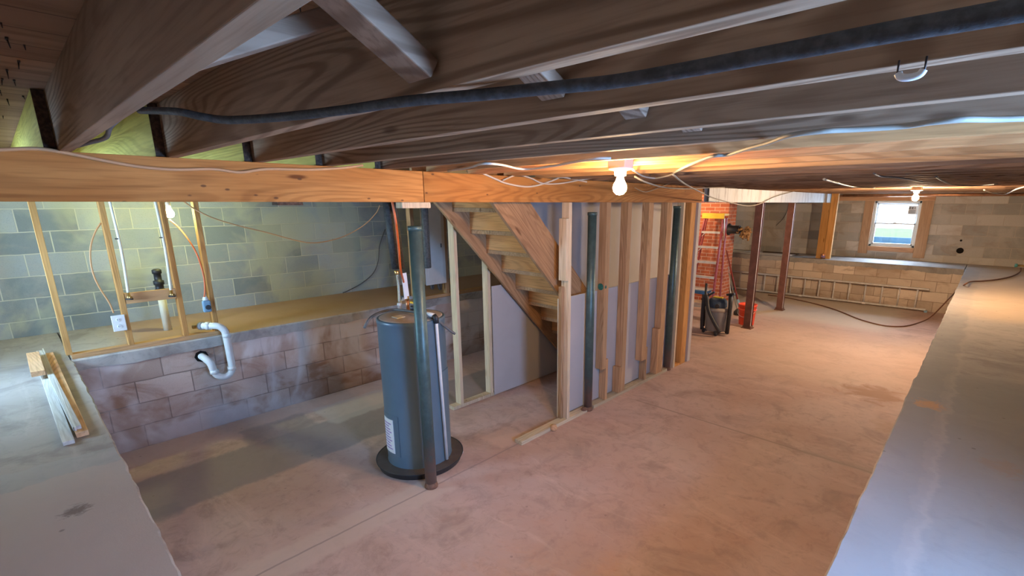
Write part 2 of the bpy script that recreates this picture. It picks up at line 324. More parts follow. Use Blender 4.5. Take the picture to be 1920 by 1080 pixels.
# ------------------------------------------------------------------ mesh helpers
class MB:
    def __init__(s): s.bm = bmesh.new()
    def box(s, x0, x1, y0, y1, z0, z1, mi=0):
        v = [s.bm.verts.new((x, y, z)) for z in (z0, z1) for (x, y) in ((x0, y0), (x1, y0), (x1, y1), (x0, y1))]
        for q in ((3, 2, 1, 0), (4, 5, 6, 7), (0, 1, 5, 4), (1, 2, 6, 5), (2, 3, 7, 6), (3, 0, 4, 7)):
            s.bm.faces.new([v[i] for i in q]).material_index = mi
        return s
    def bar(s, a, b, w, h, up=(0, 0, 1), mi=0):
        a, b = Vector(a), Vector(b); d = (b-a).normalized(); side = d.cross(Vector(up)).normalized(); u = side.cross(d)
        v = []
        for p in (a, b):
            for (i, j) in ((-1, -1), (1, -1), (1, 1), (-1, 1)): v.append(s.bm.verts.new(p + side*(i*w/2) + u*(j*h/2)))
        for q in ((0, 1, 2, 3), (7, 6, 5, 4), (0, 4, 5, 1), (1, 5, 6, 2), (2, 6, 7, 3), (3, 7, 4, 0)):
            s.bm.faces.new([v[i] for i in q]).material_index = mi
        return s
    def prism(s, poly, ax, a, b, mi=0):
        """polygon in the plane across axis ax, pushed from a to b"""
        def mk(p, t):
            if ax == 'x': return (t, p[0], p[1])
            if ax == 'y': return (p[0], t, p[1])
            return (p[0], p[1], t)
        v0 = [s.bm.verts.new(mk(p, a)) for p in poly]; v1 = [s.bm.verts.new(mk(p, b)) for p in poly]; k = len(poly)
        s.bm.faces.new(v0).material_index = mi; s.bm.faces.new(v1[::-1]).material_index = mi
        for i in range(k): s.bm.faces.new((v0[i], v0[(i+1) % k], v1[(i+1) % k], v1[i])).material_index = mi
        return s
    def tube(s, pts, r, n=10, smooth=True, mi=0, rs=None):
        pts = [Vector(p) for p in pts]
        if smooth and len(pts) > 2: 
            out = []; k = len(pts)
            for i in range(k-1):
                p0, p1, p2, p3 = pts[max(i-1, 0)], pts[i], pts[i+1], pts[min(i+2, k-1)]
                for t in (0, .2, .4, .6, .8):
                    out.append(.5*((2*p1)+(p2-p0)*t+(2*p0-5*p1+4*p2-p3)*t*t+(3*p1-p0-3*p2+p3)*t**3))
            out.append(pts[-1]); pts = out
        up = None; rings = []
        for i, p in enumerate(pts):
            d = (pts[min(i+1, len(pts)-1)]-pts[max(i-1, 0)]).normalized()
            if up is None: up = Vector((0, 0, 1)) if abs(d.z) < .9 else Vector((1, 0, 0))
            sd = d.cross(up).normalized(); up = sd.cross(d).normalized()
            rad = r if rs is None else rs(i/(len(pts)-1))
            rings.append([s.bm.verts.new(p+(sd*math.cos(2*math.pi*k/n)+up*math.sin(2*math.pi*k/n))*rad) for k in range(n)])
        for a, b in zip(rings, rings[1:]):
            for k in range(n):
                f = s.bm.faces.new((a[k], a[(k+1) % n], b[(k+1) % n], b[k])); f.smooth = True; f.material_index = mi
        for rg in (rings[0][::-1], rings[-1]): s.bm.faces.new(rg).material_index = mi
        return s
    def lathe(s, c, prof, n=32, axis='z', mi=0):
        c = Vector(c); rings = []
        for (r, z) in prof:
            rg = []
            for k in range(n):
                a = 2*math.pi*k/n; q = (r*math.cos(a), r*math.sin(a), z)
                if axis == 'x': q = (z, q[0], q[1])
                elif axis == 'y': q = (q[0], z, q[1])
                rg.append(s.bm.verts.new(c+Vector(q)))
            rings.append(rg)
        for a, b in zip(rings, rings[1:]):
            for k in range(n):
                f = s.bm.faces.new((a[k], a[(k+1) % n], b[(k+1) % n], b[k])); f.smooth = True; f.material_index = mi
        if prof[0][0] > 1e-5: s.bm.faces.new(rings[0][::-1]).material_index = mi
        if prof[-1][0] > 1e-5: s.bm.faces.new(rings[-1]).material_index = mi
        return s
    def build(s, name, mats, parent=None, bevel=0.0, sharp=True):
        bmesh.ops.recalc_face_normals(s.bm, faces=s.bm.faces)
        me = bpy.data.meshes.new(name); s.bm.to_mesh(me); s.bm.free()
        vs = [v.co for v in me.vertices]
        mn = Vector((min(v.x for v in vs), min(v.y for v in vs), min(v.z for v in vs))); mx = Vector((max(v.x for v in vs), max(v.y for v in vs), max(v.z for v in vs)))
        o = bpy.data.objects.new(name, me); C.objects.link(o)
        base = Vector(((mn.x+mx.x)/2, (mn.y+mx.y)/2, mn.z))
        me.transform(Matrix.Translation(-base))
        for mt in (mats if isinstance(mats, (list, tuple)) else [mats]): me.materials.append(mt)
        o.location = base
        if parent is not None:
            o.parent = parent; o['_w'] = 1
            pw = Vector((0, 0, 0)); q = parent
            while q is not None: pw += q.location; q = q.parent
            o.location = base - pw
            del o['_w']
        if bevel:
            md = o.modifiers.new('edges', 'BEVEL'); md.width = bevel; md.segments = 2; md.limit_method = 'ANGLE'
        return o

def tag(o, label, cat=None, group=None):
    o['label'] = label
    if cat: o['category'] = cat
    if group: o['group'] = group
    return o
def struct(o): o['kind'] = 'structure'; return o
def thing(name, loc, label, cat, group=None):
    o = bpy.data.objects.new(name, None); C.objects.link(o); o.location = loc; o.empty_display_size = .1
    return tag(o, label, cat, group)
def dup(root, loc, label, group):
    r = root.copy(); C.objects.link(r); r.location = loc; r['label'] = label
    if group: r['group'] = group
    for ch in root.children:
        c = ch.copy(); C.objects.link(c); c.parent = r
        for g in ch.children:
            d = g.copy(); C.objects.link(d); d.parent = c
    return r
def cable(name, pts, r, mat, label, cat='cable', group=None, n=8):
    o = MB().tube(pts, r, n).build(name, mat); return tag(o, label, cat, group)
def px(plane, val, *pts): return [at(x, y, plane, val) for x, y in pts]

# ------------------------------------------------------------------ the setting
XL, XR, YN, YF, HL = -5.286, -.214, .187, 12.15, .893
WX, WY, WR, WN = -6.55, 13.25, .95, -.95
ZJ, ZC = 2.315, 2.545          # joist undersides, subfloor
struct(MB().box(XL-.02, XR+.02, YN-.02, YF+.02, -.1, 0).build('floor', M_floor))

def rough_line(a, b, n, amp, seed):
    rd = random.Random(seed); out = []; d = 0
    for i in range(n+1):
        d = d*.6 + rd.uniform(-amp, amp)
        out.append((a+(b-a)*i/n, d))
    return out
def ledge(name, axis, a, b, edge, back, sgn, face_mat, seed, amp=.006):
    """a concrete-capped block shelf: axis is the way its edge runs"""
    m = MB(); top = rough_line(a, b, 140, amp, seed)
    def P_(t, o, z): return (t, o, z) if axis == 'x' else (o, t, z)
    if axis == 'x': m.box(a, b, min(edge, back), max(edge, back), -.02, .8, 0)
    else: m.box(min(edge, back), max(edge, back), a, b, -.02, .8, 0)
    rd = random.Random(seed+1)
    lo = rough_line(a, b, 140, .012, seed+3)
    prev = None
    for (t, d), (_, e) in zip(top, lo):
        o1 = edge+sgn*(.012+abs(d)); o2 = edge+sgn*(.010+abs(d)*.5)
        cur = [m.bm.verts.new(P_(t, back, .79)), m.bm.verts.new(P_(t, o2, .80+e*.9-.01)), m.bm.verts.new(P_(t, o1, HL-.012)), m.bm.verts.new(P_(t, o1-sgn*.008, HL)), m.bm.verts.new(P_(t, back, HL))]
        if prev:
            for k in range(5):
                j = (k+1) % 5
                m.bm.faces.new((prev[k], prev[j], cur[j], cur[k])).material_index = 2 if k in (3,) else 1
        else: m.bm.faces.new(cur).material_index = 1
        prev = cur
    m.bm.faces.new(prev[::-1]).material_index = 1
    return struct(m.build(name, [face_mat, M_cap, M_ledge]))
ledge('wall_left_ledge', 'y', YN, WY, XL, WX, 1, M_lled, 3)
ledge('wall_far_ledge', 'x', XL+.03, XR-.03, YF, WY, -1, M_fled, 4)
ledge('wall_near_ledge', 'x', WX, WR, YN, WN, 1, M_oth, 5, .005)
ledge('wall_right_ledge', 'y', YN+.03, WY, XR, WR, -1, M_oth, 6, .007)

struct(MB().box(WX-.2, WX, WN-.2, WY+.2, -.1, ZC+.05).build('wall_left', M_lwall))
wf = MB()
wx0, wx1, wz0, wz1 = -2.02, -1.175, 1.165, 2.157
wf.box(WX, wx0, WY, WY+.2, -.1, ZC+.05); wf.box(wx1, WR, WY, WY+.2, -.1, ZC+.05)
wf.box(wx0, wx1, WY, WY+.2, -.1, wz0); wf.box(wx0, wx1, WY, WY+.2, wz1, ZC+.05)
struct(wf.build('wall_far', M_fwall))
def holed(axis, c0, c1, a, b, h0, h1, z0, z1):
    m = MB()
    def bx(p, q, r_, s_): 
        if axis == 'x': m.box(c0, c1, p, q, r_, s_)
        else: m.box(p, q, c0, c1, r_, s_)
    bx(a, h0, -.1, ZC+.05); bx(h1, b, -.1, ZC+.05); bx(h0, h1, -.1, z0); bx(h0, h1, z1, ZC+.05)
    return m
RW = (.95, 1.75, 1.25, 2.1)
struct(holed('x', WR, WR+.2, WN-.2, WY+.2, RW[0], RW[1], RW[2], RW[3]).build('wall_right', M_oth))
NW = (-5.3, -4.3, 1.3, 2.1)
struct(holed('y', WN-.2, WN, WX, WR, NW[0], NW[1], NW[2], NW[3]).build('wall_near', M_oth))
ceil = struct(MB().box(WX-.2, WR+.2, WN-.2, WY+.2, ZC, ZC+.05).build('ceiling', M_sub))
# nail points poking through the subfloor
nm = MB(); rd = random.Random(11)
for k in range(230):
    x = -3.9+rd.random()*3.3; y = rd.choice([-.05, .04, .12, .19, .30, .42, .52, .66, .8, .88, 1.0, 1.15]) + rd.uniform(-.03, .03)
    if any(abs(y-(.23+.355*j)) < .03 or abs(y-(.195+.355*j)) < .028 for j in range(-1, 4)): continue
    ln = rd.uniform(.012, .03); dx, dy = rd.uniform(-.004, .004), rd.uniform(-.004, .004)
    nm.tube([(x, y, ZC+.002), (x+dx, y+dy, ZC-ln)], .0016, 5, False, rs=lambda t: .0026*(1-.6*t))
    if rd.random() < .5: nm.box(x-.010, x+.010, y-.003, y+.003, ZC-.005, ZC+.001)
nl = nm.build('nail_points', M_nail, ceil); nl['kind'] = 'stuff'

# windows
def window(name, axis, pos_, a, b, z0, z1, inward, sash=True):
    """vinyl double-hung window; axis is the wall's normal"""
    w = bpy.data.objects.new(name, None); C.objects.link(w); struct(w)
    w.location = ((a+b)/2, pos_, z0) if axis == 'y' else (pos_, (a+b)/2, z0)
    def bx(m, p, q, d0, d1, r_, s_):
        if axis == 'y': m.box(p, q, min(d0, d1), max(d0, d1), r_, s_)
        else: m.box(min(d0, d1), max(d0, d1), p, q, r_, s_)
    f = MB(); D0, D1 = pos_, pos_-inward*.09; t = .045
    bx(f, a, b, D0, D1, z1-t, z1); bx(f, a, b, D0, D1, z0, z0+t); bx(f, a, a+t, D0, D1, z0, z1); bx(f, b-t, b, D0, D1, z0, z1)
    f.build('window_frame', M_vinyl, w, .004)
    zm = (z0+z1)/2
    for (p0, p1, dd_) in ((zm-.005, z1-t, .06), (z0+t, zm+.025, .03)):
        s = MB(); q = .03; e0, e1 = pos_-inward*dd_, pos_-inward*(dd_-.022)
        bx(s, a+t, b-t, e0, e1, p1-q, p1); bx(s, a+t, b-t, e0, e1, p0, p0+q); bx(s, a+t, a+t+q, e0, e1, p0, p1); bx(s, b-t-q, b-t, e0, e1, p0, p1)
        so = s.build('sash', M_vinyl, w, .003)
        g = MB(); bx(g, a+t+q, b-t-q, pos_-inward*(dd_-.009), pos_-inward*(dd_-.013), p0+q, p1-q); g.build('glass_pane', M_glass, so)
    l = MB(); c = (a+b)/2; bx(l, c-.03, c+.03, pos_-inward*.004, pos_-inward*.03, zm+.02, zm+.04); l.build('sash_lock', M_vinyl, w)
    return w
w1 = window('window_1', 'y', WY+.01, wx0, wx1, wz0, wz1, -1)
# the label stuck on the upper pane
lb = MB(); lx0, lx1, lz0, lz1 = -1.40, -1.245, 1.875, 2.06; ly = WY+.055
lb.box(lx0, lx1, ly-.002, ly, lz0, lz1); lab = tag(lb.build('pane_label', M_paper, w1), 'pale sticker with dark printing on the upper pane')
pr = MB()
def glyph(ch, x, z, w, h, t):
    if ch in 'EF':
        pr.box(x, x+t, ly-.004, ly-.002, z, z+h); pr.box(x, x+w, ly-.004, ly-.002, z+h-t, z+h); pr.box(x, x+w*.8, ly-.004, ly-.002, z+h/2-t/2, z+h/2+t/2)
        if ch == 'E': pr.box(x, x+w, ly-.004, ly-.002, z, z+t)
    if ch == 'I': pr.box(x+w/2-t/2, x+w/2+t/2, ly-.004, ly-.002, z, z+h)
glyph('E', -1.385, 1.985, .035, .05, .011); glyph('E', -1.34, 1.985, .035, .05, .011); glyph('I', -1.30, 1.985, .03, .05, .011)
for k in range(4): pr.box(-1.385, -1.27+.005*(k % 2), ly-.004, ly-.002, 1.895+.02*k, 1.903+.02*k)
pr.build('label_print', M_dkprint, lab)
window('window_2', 'x', WR+.01, RW[0], RW[1], RW[2], RW[3], -1)
window('window_3', 'y', WN-.01, NW[0], NW[1], NW[2], NW[3], 1)
# timber surround of the far window
yb0, yb1 = WY-.038, WY
tr = MB(); tr.box(-2.76, -.96, yb0, yb1, 2.165, 2.295); struct(tr.build('trim_1', W_trim, None, .003))
for i, (a, b, z0, z1, mt) in enumerate(((-2.21, -2.03, .99, 2.163, W_trimz), (-1.17, -.965, .955, 2.163, W_trimz), (-2.028, -1.172, 1.06, 1.16, W_trim))):
    struct(MB().box(a, b, yb0, yb1, z0, z1).build('trim_%d' % (i+2), mt, None, .003))
# outdoors beyond the windows
gm = concrete('lawn', (.022, .075, .02), (.035, .10, .03), (.015, .055, .015), specks=0)
lawn = MB().box(-30, 30, WY+1.4, WY+7, .95, 1.28).build('lawn', gm); lawn['kind'] = 'structure'
pv = MB().box(-30, 30, WY+7, WY+40, .9, 1.27).build('driveway', plain('sunlit_driveway', (.80, .80, .79), .9)); pv['kind'] = 'structure'
ww = MB().box(-3.2, 0, WY+.22, WY+1.4, .9, 1.0).box(-3.2, 0, WY+1.3, WY+1.4, .9, 1.30).build('window_well', plain('blue_grey_well_liner', (.035, .10, .17), .6)); ww['kind'] = 'structure'

# hole and pipe stub in the far wall
def disc(name, c, r, ax, mat, d=.006):
    return MB().lathe(c, [(r, 0), (r, d)], 20, ax).build(name, mat)
c = at(1800, 470, 'y', WY); o = MB().lathe(c+Vector((0, -.004, 0)), [(.058, -.004), (.062, .0), (.062, .01)], 9, 'y').build('wall_hole', M_hole); tag(o, 'larger dark knocked-out hole low in the far block wall right of the window', 'hole')
c = at(1802, 451, 'y', WY); o = MB().lathe(c+Vector((0, -.004, 0)), [(.02, -.002), (.022, .008)], 9, 'y').build('wall_hole', M_hole); tag(o, 'small dark hole in the far block wall just above the larger one', 'hole')

# ------------------------------------------------------------------ girder
XB = -2.81
g1 = MB().box(XB-.038, XB, WN+.005, 1.905, 2.12, ZJ); g1.box(XB-.078, XB-.040, WN+.005, 2.6, 2.12, ZJ)
tag(g1.build('girder', W_beam, None, .003), 'long orange-brown timber girder over the left side, nearest length up to the butt joint', 'beam', None)
g2 = MB().box(XB-.038, XB, 1.909, 6.08, 2.12, ZJ); g2.box(XB-.078, XB-.040, 2.604, 6.08, 2.12, ZJ)
tag(g2.build('girder', W_beam, None, .003), 'orange timber girder length above the stud wall and stairs, beyond the butt joint', 'beam', None)
# steel beam beyond
def ibeam(m, x, y0, y1, z0, z1, w=.1, t=.01):
    m.box(x-w/2, x+w/2, y0, y1, z1-t, z1); m.box(x-w/2, x+w/2, y0, y1, z0, z0+t); m.box(x-t/2, x+t/2, y0, y1, z0+t, z1-t)
ib = MB(); ibeam(ib, -2.86, 6.25, WY-.6, 2.122, ZJ-.002, .12)
ib.box(-2.80, -2.795, 6.25, WY-.6, 2.122, ZJ-.003)
tag(ib.build('steel_beam', M_ibeam), 'dusty whitish steel beam carrying the far joists over the red-brown columns', 'beam')

# ------------------------------------------------------------------ joists
jg = 'floor joists over the whole basement'
ordn = ['nearest', 'second', 'third', 'fourth', 'fifth', 'sixth', 'seventh', 'eighth']
def jy(k): return .212+.355*k
def jmesh(x0, x1, y, name, mat, end=None):
    m = MB(); m.box(x0, x1, y, y+.038, ZJ, ZC-.001)
    if end: 
        for f in m.bm.faces:
            if abs(f.calc_center_median().x-(x0 if end < 0 else x1)) < 1e-4: f.material_index = 1
    return m.build(name, [mat, W_end], None, .002)
for k in range(-1, 36):
    y = jy(k)
    if y > WY-.1: break
    xr0, xl1 = -2.888, XB+.02
    slope = 0
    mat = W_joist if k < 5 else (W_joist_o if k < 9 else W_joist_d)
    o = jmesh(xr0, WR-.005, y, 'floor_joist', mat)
    if k < 0: lab = 'floor joist just behind the camera position, parallel to the others'; 
    elif k < 8: lab = '%s floor joist from the camera on the right of the girder, overhead' % ordn[k]
    elif k < 13: lab = 'orange-lit floor joist over the middle of the room past the first bulb'
    else: lab = 'dark floor joist over the far part of the room beyond the stud wall'
    tag(o, lab, 'joist', jg if k < 0 or k >= 8 else None)
    if 5 <= k <= 13: continue       # the stairwell opening
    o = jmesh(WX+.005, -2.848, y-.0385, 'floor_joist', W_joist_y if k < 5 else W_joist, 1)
    if 0 <= k < 5: lab = '%s yellow-lit floor joist lapped over the left side of the girder' % ordn[k]; g_ = None
    else: lab = 'floor joist lapped over the beam, left side of the basement'; g_ = 'lapped joists left of the beam'
    tag(o, lab, 'joist', g_)
# cross bridging
def brace(a, b, label, w=.04, h=.036):
    o = MB().bar(a, b, w, h, (1, 0, 0)).build('cross_brace', W_brace, None, .003)
    return tag(o, label, 'brace', None)
brace((-.80, jy(0)+.042, ZC-.03), (-.80, jy(1)-.010, 2.345), 'grey weathered diagonal brace block between the nearest and second joists', .036, .072)
brace((-1.02, jy(0)+.042, 2.345), (-1.02, jy(1)-.008, ZC-.05), 'pale diagonal brace rising from the nearest joist, behind its grey crossing mate', .034, .07)
for k, nm_ in ((1, 'second and third'), (2, 'third and fourth'), (3, 'fourth and fifth'), (4, 'fifth and sixth')):
    brace((-.80, jy(k)+.042, ZC-.03), (-.80, jy(k+1)-.008, 2.365), 'short diagonal brace end between the %s joists' % nm_, .034, .07)

# ------------------------------------------------------------------ left stud frame on the ledge
SX0, SX1 = -5.385, -5.30
tag(MB().box(SX0, SX1, .2, 1.3, HL, HL+.038).build('sill_plate', W_sill, None, .002), 'orange timber sill plate along the left ledge edge under the open studs', 'timber')
labs = ['open stud standing nearest the camera on the left ledge, by the scrap boards', 'open stud on the left ledge carrying the white outlet', 'open stud on the left ledge beside the black-topped standpipe', 'open stud on the left ledge holding the small blue-grey box']
studs_y = [.19, .575, .965, 1.205]
for y, lb_ in zip(studs_y, labs):
    tag(MB().box(SX0, SX1, y-.019, y+.019, HL+.039, ZJ-.002).build('wall_stud', W_stud_o, None, .002), lb_, 'stud')
tag(MB().box(SX1-.04, SX1-.002, .596, .944, 1.285, 1.375).build('blocking', W_sill, None, .002), 'orange cross block between two studs on the left ledge holding the brass stubs', 'timber')
# supply pipes
for i, (a, b, lb_) in enumerate((((205, 374), (241, 553), 'cream water pipe running down to the near brass stub on the cross block'), ((290, 374), (321, 548), 'cream water pipe with black clips ending at the far brass stub on the cross block'))):
    p0 = at(*a, 'x', -5.28); p1 = at(*b, 'x', -5.275); mid = (p0+p1)/2+Vector((.0, .012, 0)); p0 = p0+(p0-mid)*.4
    t = thing('supply_pipe', (p1.x, p1.y, p1.z), lb_, 'pipe')
    MB().tube([p0, mid, p1], .011, 10).build('tube', M_cream, t)
    MB().lathe(p1+Vector((0, 0, -.03)), [(.012, 0), (.017, .004), (.017, .016), (.012, .02), (.012, .05)], 12).tube([p1+Vector((0, 0, -.02)), p1+Vector((.028, .012, -.02))], .011, 10, False).build('brass_elbow', M_brass, t)
    MB().tube([p1+Vector((-.01, -.02, -.034)), p1+Vector((.02, .02, -.034))], .008, 8, False).build('stub_cap', M_black, t)
    q = p0.lerp(p1, .5)
    MB().lathe(q, [(.013, -.005), (.013, .005)], 10).build('clip', M_black, t)
# outlet
t = thing('outlet_box', (-5.29, .525, 1.07), 'white two-gang outlet plate fixed to an open stud on the left ledge', 'outlet')
MB().box(-5.345, -5.297, .485, .556, 1.075, 1.195).build('box', M_blue, t)
pl = MB().box(-5.297, -5.289, .480, .568, 1.068, 1.203).build('cover_plate', M_white, t, .003)
for zz in (1.108, 1.165):
    MB().lathe((-5.290, .524, zz), [(.016, 0), (.016, .003), (.0145, .004)], 16, 'x').build('receptacle', M_paper, pl)
    MB().box(-5.287, -5.2855, .516, .519, zz-.004, zz+.007).box(-5.287, -5.2855, .529, .532, zz-.004, zz+.006).build('slots', M_dkprint, pl)
cable('outlet_cable', px('x', -5.34, (189, 418), (178, 436), (170, 462), (170, 492), (177, 520), (190, 545), (205, 568), (213, 587)), .006, M_cabt, 'thin tan cable looping down to the white outlet plate')
# standpipe
t = thing('standpipe', (-5.88, .93, HL), 'white standpipe with black vent valve rising from the left ledge', 'pipe')
MB().lathe((-5.88, .93, HL), [(.034, 0), (.034, .36)], 20).build('pipe', M_cream, t)
MB().lathe((-5.88, .93, HL+.36), [(.040, 0), (.040, .05), (.034, .055), (.034, .09), (.043, .095), (.043, .13), (.03, .135), (.03, .2), (.038, .2), (.038, .235), (.02, .245)], 20).build('vent_valve', M_black, t)
# blue device and cord
d = at(388, 572, 'x', -5.275)
t = thing('switch_box', (d.x, d.y, d.z-.07), 'small blue-grey box with black dial hung on an open stud of the left ledge', 'electrical box')
b_ = MB().box(d.x-.02, d.x+.02, d.y-.035, d.y+.03, d.z-.065, d.z+.045).build('body', M_blueg, t, .012)
MB().lathe((d.x+.02, d.y+.002, d.z-.018), [(.022, 0), (.022, .012), (.018, .015)], 18, 'x').build('dial', M_black, t)
MB().lathe((d.x, d.y-.004, d.z+.045), [(.022, 0), (.024, .01), (.018, .03), (.008, .036)], 14).build('strain_relief', M_white, t)
o = MB().tube([at(318, 412, 'x', -5.7), at(340, 432, 'x', -5.55)]+px('x', -5.27, (365, 468), (379, 505), (384, 535), (383, 562)), .007, 8).build('power_cord', M_cabo, t); tag(o, 'orange-red cord running up to the hanging bulb')
# drain trap
t = thing('drain_trap', (-5.2, 1.2, .5), 'white plastic drain trap looping from the stud frame into the ledge wall', 'drain pipe')
z0 = .985
MB().tube([(-5.33, 1.10, z0+.01), (-5.27, 1.15, z0+.012), (-5.225, 1.20, z0+.008), (-5.205, 1.235, z0-.03), (-5.20, 1.245, z0-.09), (-5.20, 1.25, .70), (-5.20, 1.25, .60), (-5.20, 1.235, .535), (-5.20, 1.18, .505), (-5.20, 1.125, .53), (-5.20, 1.10, .59), (-5.20, 1.085, .66), (-5.225, 1.06, .705), (-5.265, 1.045, .722), (-5.30, 1.04, .724)], .031, 16).build('trap_pipe', M_pvc, t)
for (c_, d_) in (((-5.20, 1.25, .90), (0, .0, 1)), ((-5.20, 1.247, .575), (0, 0, 1)), ((-5.20, 1.105, .575), (0, 0, 1)), ((-5.285, 1.137, z0+.012), (-.7, -.7, 0))):
    v = Vector(d_).normalized(); c_ = Vector(c_); MB().tube([c_-v*.018, c_+v*.018], .037, 16, False).build('collar', M_pvc, t)
MB().tube([(-5.35, 1.085, z0+.01), (-5.325, 1.105, z0+.011)], .037, 16, False).build('trap_adapter', plain('grey_rubber', (.35, .37, .4), .5), t)
c_ = Vector((-5.276, 1.042, .724)); MB().lathe(c_, [(.052, -.012), (.055, .003)], 8, 'x').build('wall_opening', M_hole, t)
MB().tube([(-5.40, 1.045, z0), (-5.35, 1.085, z0+.008)], .02, 12, False).build('outlet_stub', M_brass, t)

# ------------------------------------------------------------------ scrap boards on the near ledge
def board(p0, p1, w, z0, h, name, mat, label, cat='board'):
    a = at(*p0, 'z', .93); b = at(*p1, 'z', .93)
    a = Vector((a.x, a.y, z0+h/2)); b = Vector((b.x, b.y, z0+h/2))
    o = MB().bar(a, b, w, h).build(name, mat, None, .002); return tag(o, label, cat)
zl = HL+.001
board((67, 657), (127, 822), .045, zl, .022, 'scrap_board', W_lumw, 'whitewashed board on the far left of the scrap pile on the near ledge')
board((74, 660), (145, 803), .034, zl+.024, .025, 'scrap_board', W_lumw, 'short whitewashed strip in the middle of the scrap pile on the ledge')
board((81, 656), (142, 806), .008, zl, .05, 'scrap_board', W_lumw, 'thin white strip on edge beside the orange board in the scrap pile')
board((91, 660), (153, 807), .05, zl, .03, 'scrap_board', W_lum, 'long orange board at the right of the scrap pile nearest the ledge edge')
board((64, 672), (74, 709), .07, zl+.051, .036, 'wood_offcut', W_lum, 'short orange-brown offcut lying on top of the scrap pile', 'offcut')

# ------------------------------------------------------------------ water heater
hc = Vector((-3.29, 2.045, 0)); t = thing('water_heater', hc, 'tall grey, blue-lit cylindrical water heater standing in a black drain pan', 'water heater')
rH, hH = .262, 1.25
MB().lathe(hc, [(rH-.012, .02), (rH, .03), (rH, .055), (rH-.003, .06), (rH-.003, hH-.035), (rH, hH-.03), (rH, hH-.008), (rH-.006, hH)], 64).build('tank_jacket', M_tank, t)
MB().lathe(hc+Vector((0, 0, hH-.002)), [(rH-.008, -.003), (rH-.03, .006), (.1, .014), (0, .016)], 64).build('top_lid', M_tanktop, t)
# access panel and paper label
def curved(c, r, a0, a1, z0, z1, th, n=14):
    m = MB(); ri = []
    for i in range(n+1):
        a = a0+(a1-a0)*i/n; cs, sn = math.cos(a), math.sin(a)
        ri.append([m.bm.verts.new((c.x+q*cs, c.y+q*sn, z)) for q, z in ((r, z0), (r+th, z0), (r+th, z1), (r, z1))])
    for a, b in zip(ri, ri[1:]):
        for k in range(4): m.bm.faces.new((a[k], a[(k+1) % 4], b[(k+1) % 4], b[k]))
    m.bm.faces.new(ri[0]); m.bm.faces.new(ri[-1][::-1]); return m
ang = math.atan2(-hc.y, -hc.x)      # towards the open room
aL = ang+R(-60)
sheet = curved(hc, rH, aL-R(17), aL+R(13), .17, .46, .004).build('instruction_sheet', M_paper, t)
for k in range(10):
    zz = .20+.024*k
    curved(hc, rH+.004, aL-R(15), aL+R(8-3*(k % 3)), zz, zz+.010, .0012, 8).build('print_line', M_purple, sheet)
curved(hc, rH-.001, ang+R(48), ang+R(78), .62, .82, .006).build('access_panel', M_tank, t)
curved(hc, rH-.001, aL-R(24), aL+R(24), .15, .50, .0015).build('lower_access_panel', M_tank, t)
# fittings on top: cold inlet with flexible connector, hot outlet, valves
def topfit(px_, py_, z=hH): 
    q = at(px_, py_, 'z', z); return q
inl = topfit(750, 583, hH); zt = hH+.005
MB().lathe((inl.x, inl.y, zt), [(.016, 0), (.016, .04), (.020, .042), (.020, .06), (.014, .065)], 14).build('nipple', M_alu, t)
in_top = at(744, 508, 'x', inl.x)
MB().tube([(inl.x, inl.y, zt+.06), Vector((inl.x, inl.y, zt+.06)).lerp(in_top, .5)+Vector((0, .005, 0)), in_top], .011, 10).build('flexible_connector', plain('braided_steel', (.55, .5, .38), .35, .7, .5, .3, 200), t)
MB().lathe(in_top+Vector((0, 0, -.03)), [(.014, 0), (.019, .006), (.019, .03), (.013, .034)], 6).build('connector_nut', M_brass, t)
o2 = inl+Vector((.05, .045, 0))
hot_top = at(752, 508, 'x', o2.x)
MB().tube([(o2.x, o2.y, zt), (o2.x, o2.y, zt+.09)], .014, 12, False).build('hot_outlet', M_cop, t)
MB().tube([(o2.x, o2.y, zt+.09), (o2.x, o2.y, zt+.12)], .018, 12, False).build('hot_nut', M_brass, t)
v = at(776, 572, 'z', hH+.08)
MB().tube([(v.x-.02, v.y-.02, zt+.05), (v.x+.03, v.y+.05, zt+.05)], .022, 12, False).build('shutoff_valve', M_black, t)
MB().bar((v.x-.02, v.y-.02, zt+.10), (v.x+.02, v.y+.03, zt+.085), .03, .012).build('valve_handle', M_yel, t)
# relief valve and white discharge pipe down the side
out = Vector((math.cos(ang+R(40)), math.sin(ang+R(40)), 0)); ob = Vector((math.cos(ang+R(47)), math.sin(ang+R(47)), 0))
pt_ = hc+out*(rH+.02); pb_ = hc+ob*(rH+.02)
MB().tube([(pt_.x, pt_.y, hH+.0), (pt_.x, pt_.y, hH-.05), (pb_.x, pb_.y, .07)], .0125, 12, False).build('discharge_pipe', M_pvc, t)
MB().tube([hc+out*(rH-.12)+Vector((0, 0, hH+.04)), hc+out*(rH-.04)+Vector((0, 0, hH+.04)), hc+out*(rH+.0)+Vector((0, 0, hH+.035))], .017, 12, False).build('relief_arm', M_pvc, t)
MB().tube([hc+out*(rH+.0)+Vector((0, 0, hH+.035)), hc+out*(rH+.02)+Vector((0, 0, hH+.02)), hc+out*(rH+.02)+Vector((0, 0, hH-.02))], .02, 12, False).build('relief_elbow', M_black, t)
MB().box(hc.x-.03, hc.x+.05, hc.y-.15, hc.y-.08, hH+.01, hH+.016).build('top_sticker', M_cream, t)
